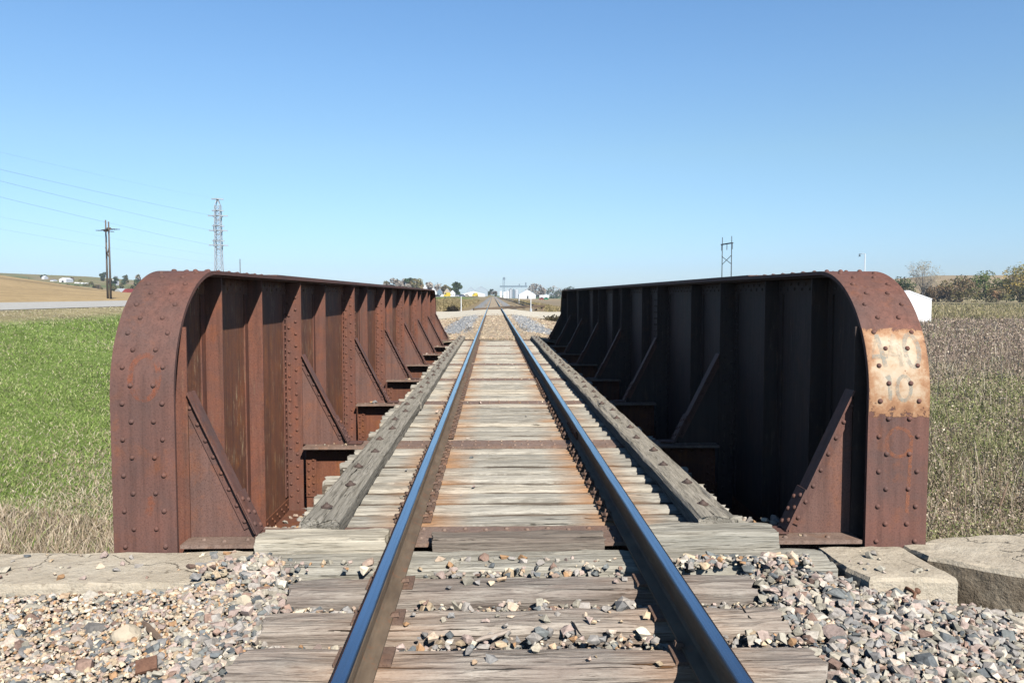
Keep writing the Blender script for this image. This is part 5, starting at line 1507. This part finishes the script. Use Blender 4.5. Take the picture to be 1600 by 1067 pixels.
for a, b_ in (((-2.3, 87.5), (0.95, 88.5)), ((-0.65, 91.0), (2.2, 99.5)), ((2.2, 99.5), (6.6, 106.0)), ((0.9, 91.0), (4.4, 104))):
    mb.bar((a[0], a[1], -0.14), (b_[0], b_[1], -0.02), 0.13, (0, 0, 1), 0.17)
mb.build('switch_rail', 'rail_side', root)
mb = MB(); mb.box(5.2, 6.7, 106.0, 106.5, -0.20, 0.12); mb.box(5.35, 5.65, 105.6, 105.95, -0.9, -0.19); mb.box(6.2, 6.5, 105.6, 105.95, -0.9, -0.19); mb.build('bumper', 'dead_wood', root)


def post(px, py_top, Y, r, mat, label, name='marker_post', cat='post', group=None, foot=False):
    p = P(px, 461, Y); g0 = gz(p.x, Y) - 0.1; zt = P(px, py_top, Y).z; root = thing(name, (p.x, Y, g0), label, cat, group)
    mb = MB(); mb.tube([(p.x, Y, g0), (p.x, Y, zt)], [r, r * 0.85], 10, 0, False); mb.dome((p.x, Y, zt), (0, 0, 1), r * 0.85, r * 0.5); mb.build('shaft', mat, root)
    mb = MB(); mb.tube([(p.x, Y, g0), (p.x, Y, g0 + (0.55 if foot else 0.25))], r * (2.6 if foot else 1.5), 10, 0, False); mb.build('base', 'galvanised' if foot else mat, root)


post(720.5, 463.5, 93, 0.055, 'white_paint', 'white post at the gravel road left of the track', group='white posts at the crossing')
post(829.5, 464.5, 93, 0.055, 'white_paint', 'white post with a grey base at the gravel road right of the track', group='white posts at the crossing', foot=True)
post(811, 463.5, 190, 0.09, 'white_paint', 'small white post far beyond the crossing on the right', group='white posts at the crossing')
post(46, 433, 420, 0.17, 'pole_wood', 'pale pole standing in the stubble field at the left', 'field_pole', 'pole', 'lone poles in the left fields')
post(156, 447, 480, 0.17, 'pole_wood', 'pale pole in the stubble field left of the double pole', 'field_pole', 'pole', 'lone poles in the left fields')
post(376, 405, 420, 0.22, 'pole_wood', 'distant pole just above the left girder, right of the lattice tower', 'field_pole', 'pole', 'lone poles in the left fields')
# dark brush heap
p = P(706, 461, 97); g0 = gz(p.x, 97); n = 900
Cb = np.stack([p.x + rng.normal(size=n) * 0.36, 97 + rng.normal(size=n) * 0.5, g0 + np.abs(rng.normal(size=n)) * 0.26], -1)
root = thing('brush_heap', (p.x, 97, g0), 'dark brush heap beside the gravel road left of the white post', 'brush heap')
o = leaves_mesh('twigs', Cb - np.array([p.x, 97, g0]), rng.uniform(0.05, 0.14, n), np.tile(A_([0.03, 0.026, 0.02]), (n, 1)) * rng.uniform(0.6, 2.2, (n, 1))); o.parent = root; o['_o'] = (p.x, 97, g0)
p = P(868, 461, 60); g0 = gz(p.x, 60); n = 800
Cb = np.stack([p.x + rng.normal(size=n) * 0.5, 60 + rng.normal(size=n) * 0.8, g0 + np.abs(rng.normal(size=n)) * 0.2], -1)
root = thing('low_bush', (p.x, 60, g0), 'low dark bush beside the far end of the right girder', 'bush')
o = leaves_mesh('foliage', Cb - np.array([p.x, 60, g0]), rng.uniform(0.05, 0.13, n), np.tile(A_([0.07, 0.055, 0.03]), (n, 1)) * rng.uniform(0.6, 1.8, (n, 1))); o.parent = root; o['_o'] = (p.x, 60, g0)


# ------------------------------------------------------------------ poles, tower, lamp, wires
def hframe(label, pa, pb, top_a, top_b, arms, r, mat, brace=None, ins=(), group='double pole power line supports'):
    """pa, pb: (x, y) of the two poles"""
    g0 = gz(*pa) - 0.3; root = thing('utility_pole', (pa[0], pa[1], g0), label, 'utility pole', group)
    for (x, y), zt in ((pa, top_a), (pb, top_b)):
        mb = MB(); mb.tube([(x, y, gz(x, y) - 0.3), (x, y, zt)], [r, r * 0.62], 10); mb.build('pole', mat, root)
    d = (Vector((pb[0], pb[1], 0)) - Vector((pa[0], pa[1], 0)))
    mid = (Vector((pa[0], pa[1], 0)) + Vector((pb[0], pb[1], 0))) / 2; dn = d.normalized(); side_ = Vector((dn.y, -dn.x, 0))
    for z, half in arms:
        mb = MB()
        for q in (-1, 1):
            o_ = side_ * (q * r * 0.95) + Vector((0, 0, z)); mb.bar(mid + o_ - dn * half, mid + o_ + dn * half, 0.14, (0, 0, 1), 0.07)
        mb.build('crossarm', mat, root)
        for t_ in ins:
            mb = MB(); c = mid + dn * (half * t_) + Vector((0, 0, z - 0.14))
            pts = [c + Vector((0, 0, -0.15 * i)) for i in range(11)]; mb.tube(pts, [0.05 if i % 2 else 0.13 for i in range(11)], 8); mb.build('insulator', 'insulator', root)
    if brace:
        mb = MB(); z0_, z1_ = brace
        mb.bar(Vector((pa[0], pa[1], z0_)), Vector((pb[0], pb[1], z1_)), 0.06, (0, 0, 1), 0.06); mb.bar(Vector((pa[0], pa[1], z1_)) + side_ * .13, Vector((pb[0], pb[1], z0_)) + side_ * .13, 0.06, (0, 0, 1), 0.06)
        mb.build('brace', mat, root)
    return root, mid, dn, side_


A1, B1 = P(1127.5, 461, 214), P(1142.0, 461, 208)
za_, zb2 = P(1128.5, 371, 214).z, P(1142, 369, 208).z
hframe('dark two legged power pole with crossed braces above the right girder', (A1.x, 214), (B1.x, 208), za_, zb2, [(P(1136, 381, 211).z, 3.6)], 0.15, 'dark_pole', (P(1128, 413, 212).z, P(1128, 400, 212).z), (-0.97, 0.0, 0.97))
A2, B2 = P(168.3, 461, 133), P(172.9, 461, 129)
hp = hframe('weathered double wooden power pole beyond the highway at the left', (A2.x, 133), (B2.x, 129), P(168, 344, 133).z, P(173, 346.5, 129).z, [(P(170, 359, 131).z, 3.2)], 0.175, 'pole_wood', (P(170, 402, 131).z, P(170, 386, 131).z), ())
hz_ = P(170, 359, 131).z; mid = hp[1]
for q, (du, dz_, yo) in enumerate(((-1.6, 0.05, -2.4), (-1.3, -0.35, 0.0), (1.7, -0.25, 2.4), (1.5, 0.1, 0.0), (-1.2, -0.6, 2.6), (1.3, -0.5, -2.6))):
    mb = MB(); c = mid + hp[2] * yo * 0.9 + Vector((0, 0, hz_)); e = c + Vector((du, 0, dz_ * 0.4))
    mb.tube([c.lerp(e, i / 8) for i in range(9)], [0.035 if i % 2 else 0.085 for i in range(9)], 8); mb.build('insulator', 'insulator', hp[0])

# lattice tower
TY = 277.0; tb = P(343, 461, TY); tg = gz(tb.x, TY) - 0.3
def tz(py): return P(343, py, TY).z
root = thing('lattice_tower', (tb.x, TY, tg), 'tall steel lattice power tower with three pairs of arms at the left', 'lattice tower')
levels = [tg] + [tg + (tz(412) - tg) * k / 4 for k in range(1, 5)] + [tz(p_) for p_ in (400, 390, 383, 374, 367, 360, 352, 345, 337, 329, 322)] + [tz(311)]
def hwid(z):
    return float(np.interp(z, [tg, tz(412), tz(322), tz(311)], [1.9, 1.05, 0.88, 0.10]))
mb = MB(); mbr = MB()
for i in range(len(levels) - 1):
    z0_, z1_ = levels[i], levels[i + 1]; a, b_ = hwid(z0_), hwid(z1_)
    for sx, sy in ((-1, -1), (1, -1), (1, 1), (-1, 1)):
        mb.bar((tb.x + sx * a, TY + sy * a, z0_), (tb.x + sx * b_, TY + sy * b_, z1_), 0.095, (1, 0, 0), 0.095)
    for (ax, ay), (bx_, by_) in (((-1, -1), (1, -1)), ((1, -1), (1, 1)), ((1, 1), (-1, 1)), ((-1, 1), (-1, -1))):
        mbr.bar((tb.x + ax * a, TY + ay * a, z0_), (tb.x + bx_ * b_, TY + by_ * b_, z1_), 0.05, (0.3, 1, 0), 0.036)
        mbr.bar((tb.x + bx_ * a, TY + by_ * a, z0_), (tb.x + ax * b_, TY + ay * b_, z1_), 0.05, (0.3, 1, 0), 0.036)
        mbr.bar((tb.x + ax * b_, TY + ay * b_, z1_), (tb.x + bx_ * b_, TY + by_ * b_, z1_), 0.05, (0, 0, 1), 0.05)
mb.build('leg', 'tower_steel', root); mbr.build('lattice', 'tower_steel', root)
for py, hpx, dr in ((311, 9, 0), (329, 9, 0), (337, 15, 1), (353, 9, 0), (360, 14, 1), (376, 9, 0), (383, 14.5, 1)):
    z = tz(py); hw_ = hpx * TY / FPX; mb = MB()
    for sy in (-0.5, 0.5):
        mb.bar((tb.x - hw_, TY, z - 0.05), (tb.x, TY + sy * 1.2, z), 0.18, (0, 0, 1), 0.18); mb.bar((tb.x + hw_, TY, z - 0.15), (tb.x, TY + sy * 1.2, z), 0.18, (0, 0, 1), 0.18)
        if dr: mb.bar((tb.x - hw_ * .6, TY, z), (tb.x, TY + sy * 1.2, z - 1.6), 0.08, (0, 1, 0), 0.08); mb.bar((tb.x + hw_ * .6, TY, z), (tb.x, TY + sy * 1.2, z - 1.6), 0.08, (0, 1, 0), 0.08)
    mb.build('arm', 'tower_steel', root)
for py, dx in ((355, -6.8), (378, -6.9)):
    mb = MB(); c = Vector((tb.x + dx * TY / FPX * 1.0, TY, tz(py))); mb.tube([c + Vector((0, 0, 0.9 - .18 * i)) for i in range(11)], [0.07 if i % 2 else 0.2 for i in range(11)], 8); mb.build('insulator', 'insulator', root)
for i, (pyl, pye, pxe, lab) in enumerate(((265, 336.5, 329, 'highest dark wire running to the lattice tower'), (283, 360, 329, 'middle dark wire running to the lattice tower'), (308, 383, 329, 'lowest dark wire running to the lattice tower'),
                                         (238, 311, 335, 'faint top wire running to the tip of the lattice tower'), (339, 400, 337, 'faint wire passing behind the double pole, upper one'), (358, 412, 337, 'faint wire passing behind the double pole, lower one'))):
    yl = 150.0; b_ = P(pxe, pye, TY); k = 0.36
    a0 = P(0, pyl, yl); a = a0 + (a0 - b_) * k                 # carries on to a support outside the picture
    a.z = b_.z + (a0.z - b_.z) * (1 + k) + 0.6
    mb = MB(); pts = []
    for j in range(41):
        t_ = j / 40; q = b_.lerp(a, t_); q.z -= 4 * 0.55 * t_ * (1 - t_); pts.append(q)
    mb.tube(pts, 0.021 if i < 3 else 0.010, 5); tag(mb.build('power_line', 'wire_metal', None, tuple(b_)), lab, 'power line', 'wires of the power line at the left')

# yard lamp
LYp = 112.0; lp = P(1350.2, 461, LYp); lg = gz(lp.x, LYp) - 0.2; zt = P(1350, 396.5, LYp).z
root = thing('street_lamp', (lp.x, LYp, lg), 'slender street lamp with one bent arm behind the right girder', 'street lamp')
mb = MB(); mb.tube([(lp.x, LYp, lg), (lp.x, LYp, zt)], [0.10, 0.07], 10); mb.build('pole', 'galvanised', root)
mb = MB(); mb.tube([(lp.x, LYp, zt - 0.12), (lp.x - 0.25, LYp, zt + 0.05), (lp.x - 0.60, LYp, zt - 0.02)], 0.035, 8); mb.build('arm', 'galvanised', root)
mb = MB(); mb.tube([(lp.x - 0.78, LYp, zt - 0.38), (lp.x - 0.78, LYp, zt - 0.12), (lp.x - 0.70, LYp, zt + 0.02)], [0.20, 0.17, 0.06], 12); mb.build('lamp_head', 'steel_blue', root)

# ------------------------------------------------------------------ light, sky, camera
sun_dir = Vector((1.0, -2.5, 2.25)).normalized()
EL = math.asin(sun_dir.z); ROT = math.atan2(sun_dir.x, sun_dir.y)
sl = bpy.data.lights.new('sun', 'SUN'); sl.energy = 5.0; sl.angle = rad(0.5); sl.color = (1.0, 0.955, 0.88)
so = bpy.data.objects.new('sun', sl); COL.objects.link(so); so.rotation_euler = sun_dir.to_track_quat('Z', 'Y').to_euler(); so.location = (20, -50, 60)
W = bpy.data.worlds.new('World'); S.world = W; W.use_nodes = True
wn = W.node_tree; bg = wn.nodes['Background']
sky = wn.nodes.new('ShaderNodeTexSky'); sky.sky_type = 'NISHITA'; sky.sun_disc = False
sky.sun_elevation = EL; sky.sun_rotation = ROT; sky.altitude = 300; sky.air_density = 1.0; sky.dust_density = 0.4; sky.ozone_density = 2.0
el_ = nd(wn, 'ShaderNodeSeparateXYZ', {0: nd(wn, 'ShaderNodeTexCoord').outputs['Generated']}).outputs[2]
SKYT = [(0.0, (.66, .85, 1.24)), (0.035, (.655, .84, 1.19)), (0.09, (.765, .94, 1.11)), (0.17, (.90, 1.06, 1.10)), (0.26, (.92, 1.14, 1.26)), (0.36, (.90, 1.18, 1.36)), (0.46, (.58, .76, .92)), (0.62, (.30, .42, .54)), (1.0, (.14, .20, .27))]
tint = ramp(wn, el_, [(p_, tuple(v / 1.4 for v in c_)) for p_, c_ in SKYT])
wn.links.new(nd(wn, 'ShaderNodeVectorMath', {0: mix(wn, 1.0, sky.outputs[0], tint, 'MULTIPLY'), 1: (1.4, 1.4, 1.4)}, operation='MULTIPLY').outputs[0], bg.inputs[0]); bg.inputs[1].default_value = 0.092

cam = bpy.data.cameras.new('camera'); cam.sensor_width = 36.0; cam.lens = FPX / 1600 * 36.0; cam.clip_start = 0.05; cam.clip_end = 20000
co = bpy.data.objects.new('camera', cam); COL.objects.link(co)
mx = Matrix((CR, CU, -CF)).transposed().to_4x4(); mx.translation = CC; co.matrix_world = mx
S.camera = co
S.view_settings.view_transform = 'Standard'; S.view_settings.look = 'None'; S.view_settings.exposure = 0.48; S.view_settings.gamma = 1.0
S.cycles.use_denoising = True; S.cycles.denoiser = 'OPENIMAGEDENOISE'; S.cycles.denoising_input_passes = 'RGB_ALBEDO_NORMAL'; S.cycles.denoising_prefilter = 'ACCURATE'
S.cycles.max_bounces = 6; S.cycles.diffuse_bounces = 0; S.cycles.glossy_bounces = 3; S.cycles.transparent_max_bounces = 8
for o in bpy.data.objects:
    if '_o' in o: del o['_o']

if 1:
    HZ = MB(); HZ.box(-1500, 1500, -40, 1900, -6, 62)
    m = bpy.data.materials.new('haze_air'); m.use_nodes = True; m.node_tree.nodes.remove(m.node_tree.nodes['Principled BSDF'])
    pv = nd(m.node_tree, 'ShaderNodeVolumePrincipled', {'Color': (0.75, 0.86, 1.0, 1), 'Density': 0.00016, 'Anisotropy': 0.0})
    m.node_tree.links.new(pv.outputs[0], m.node_tree.nodes['Material Output'].inputs['Volume']); M['haze_air'] = m
    hz = HZ.build('haze', 'haze_air'); tag(hz, 'thin pale autumn haze over the far fields', None, None, 'stuff')
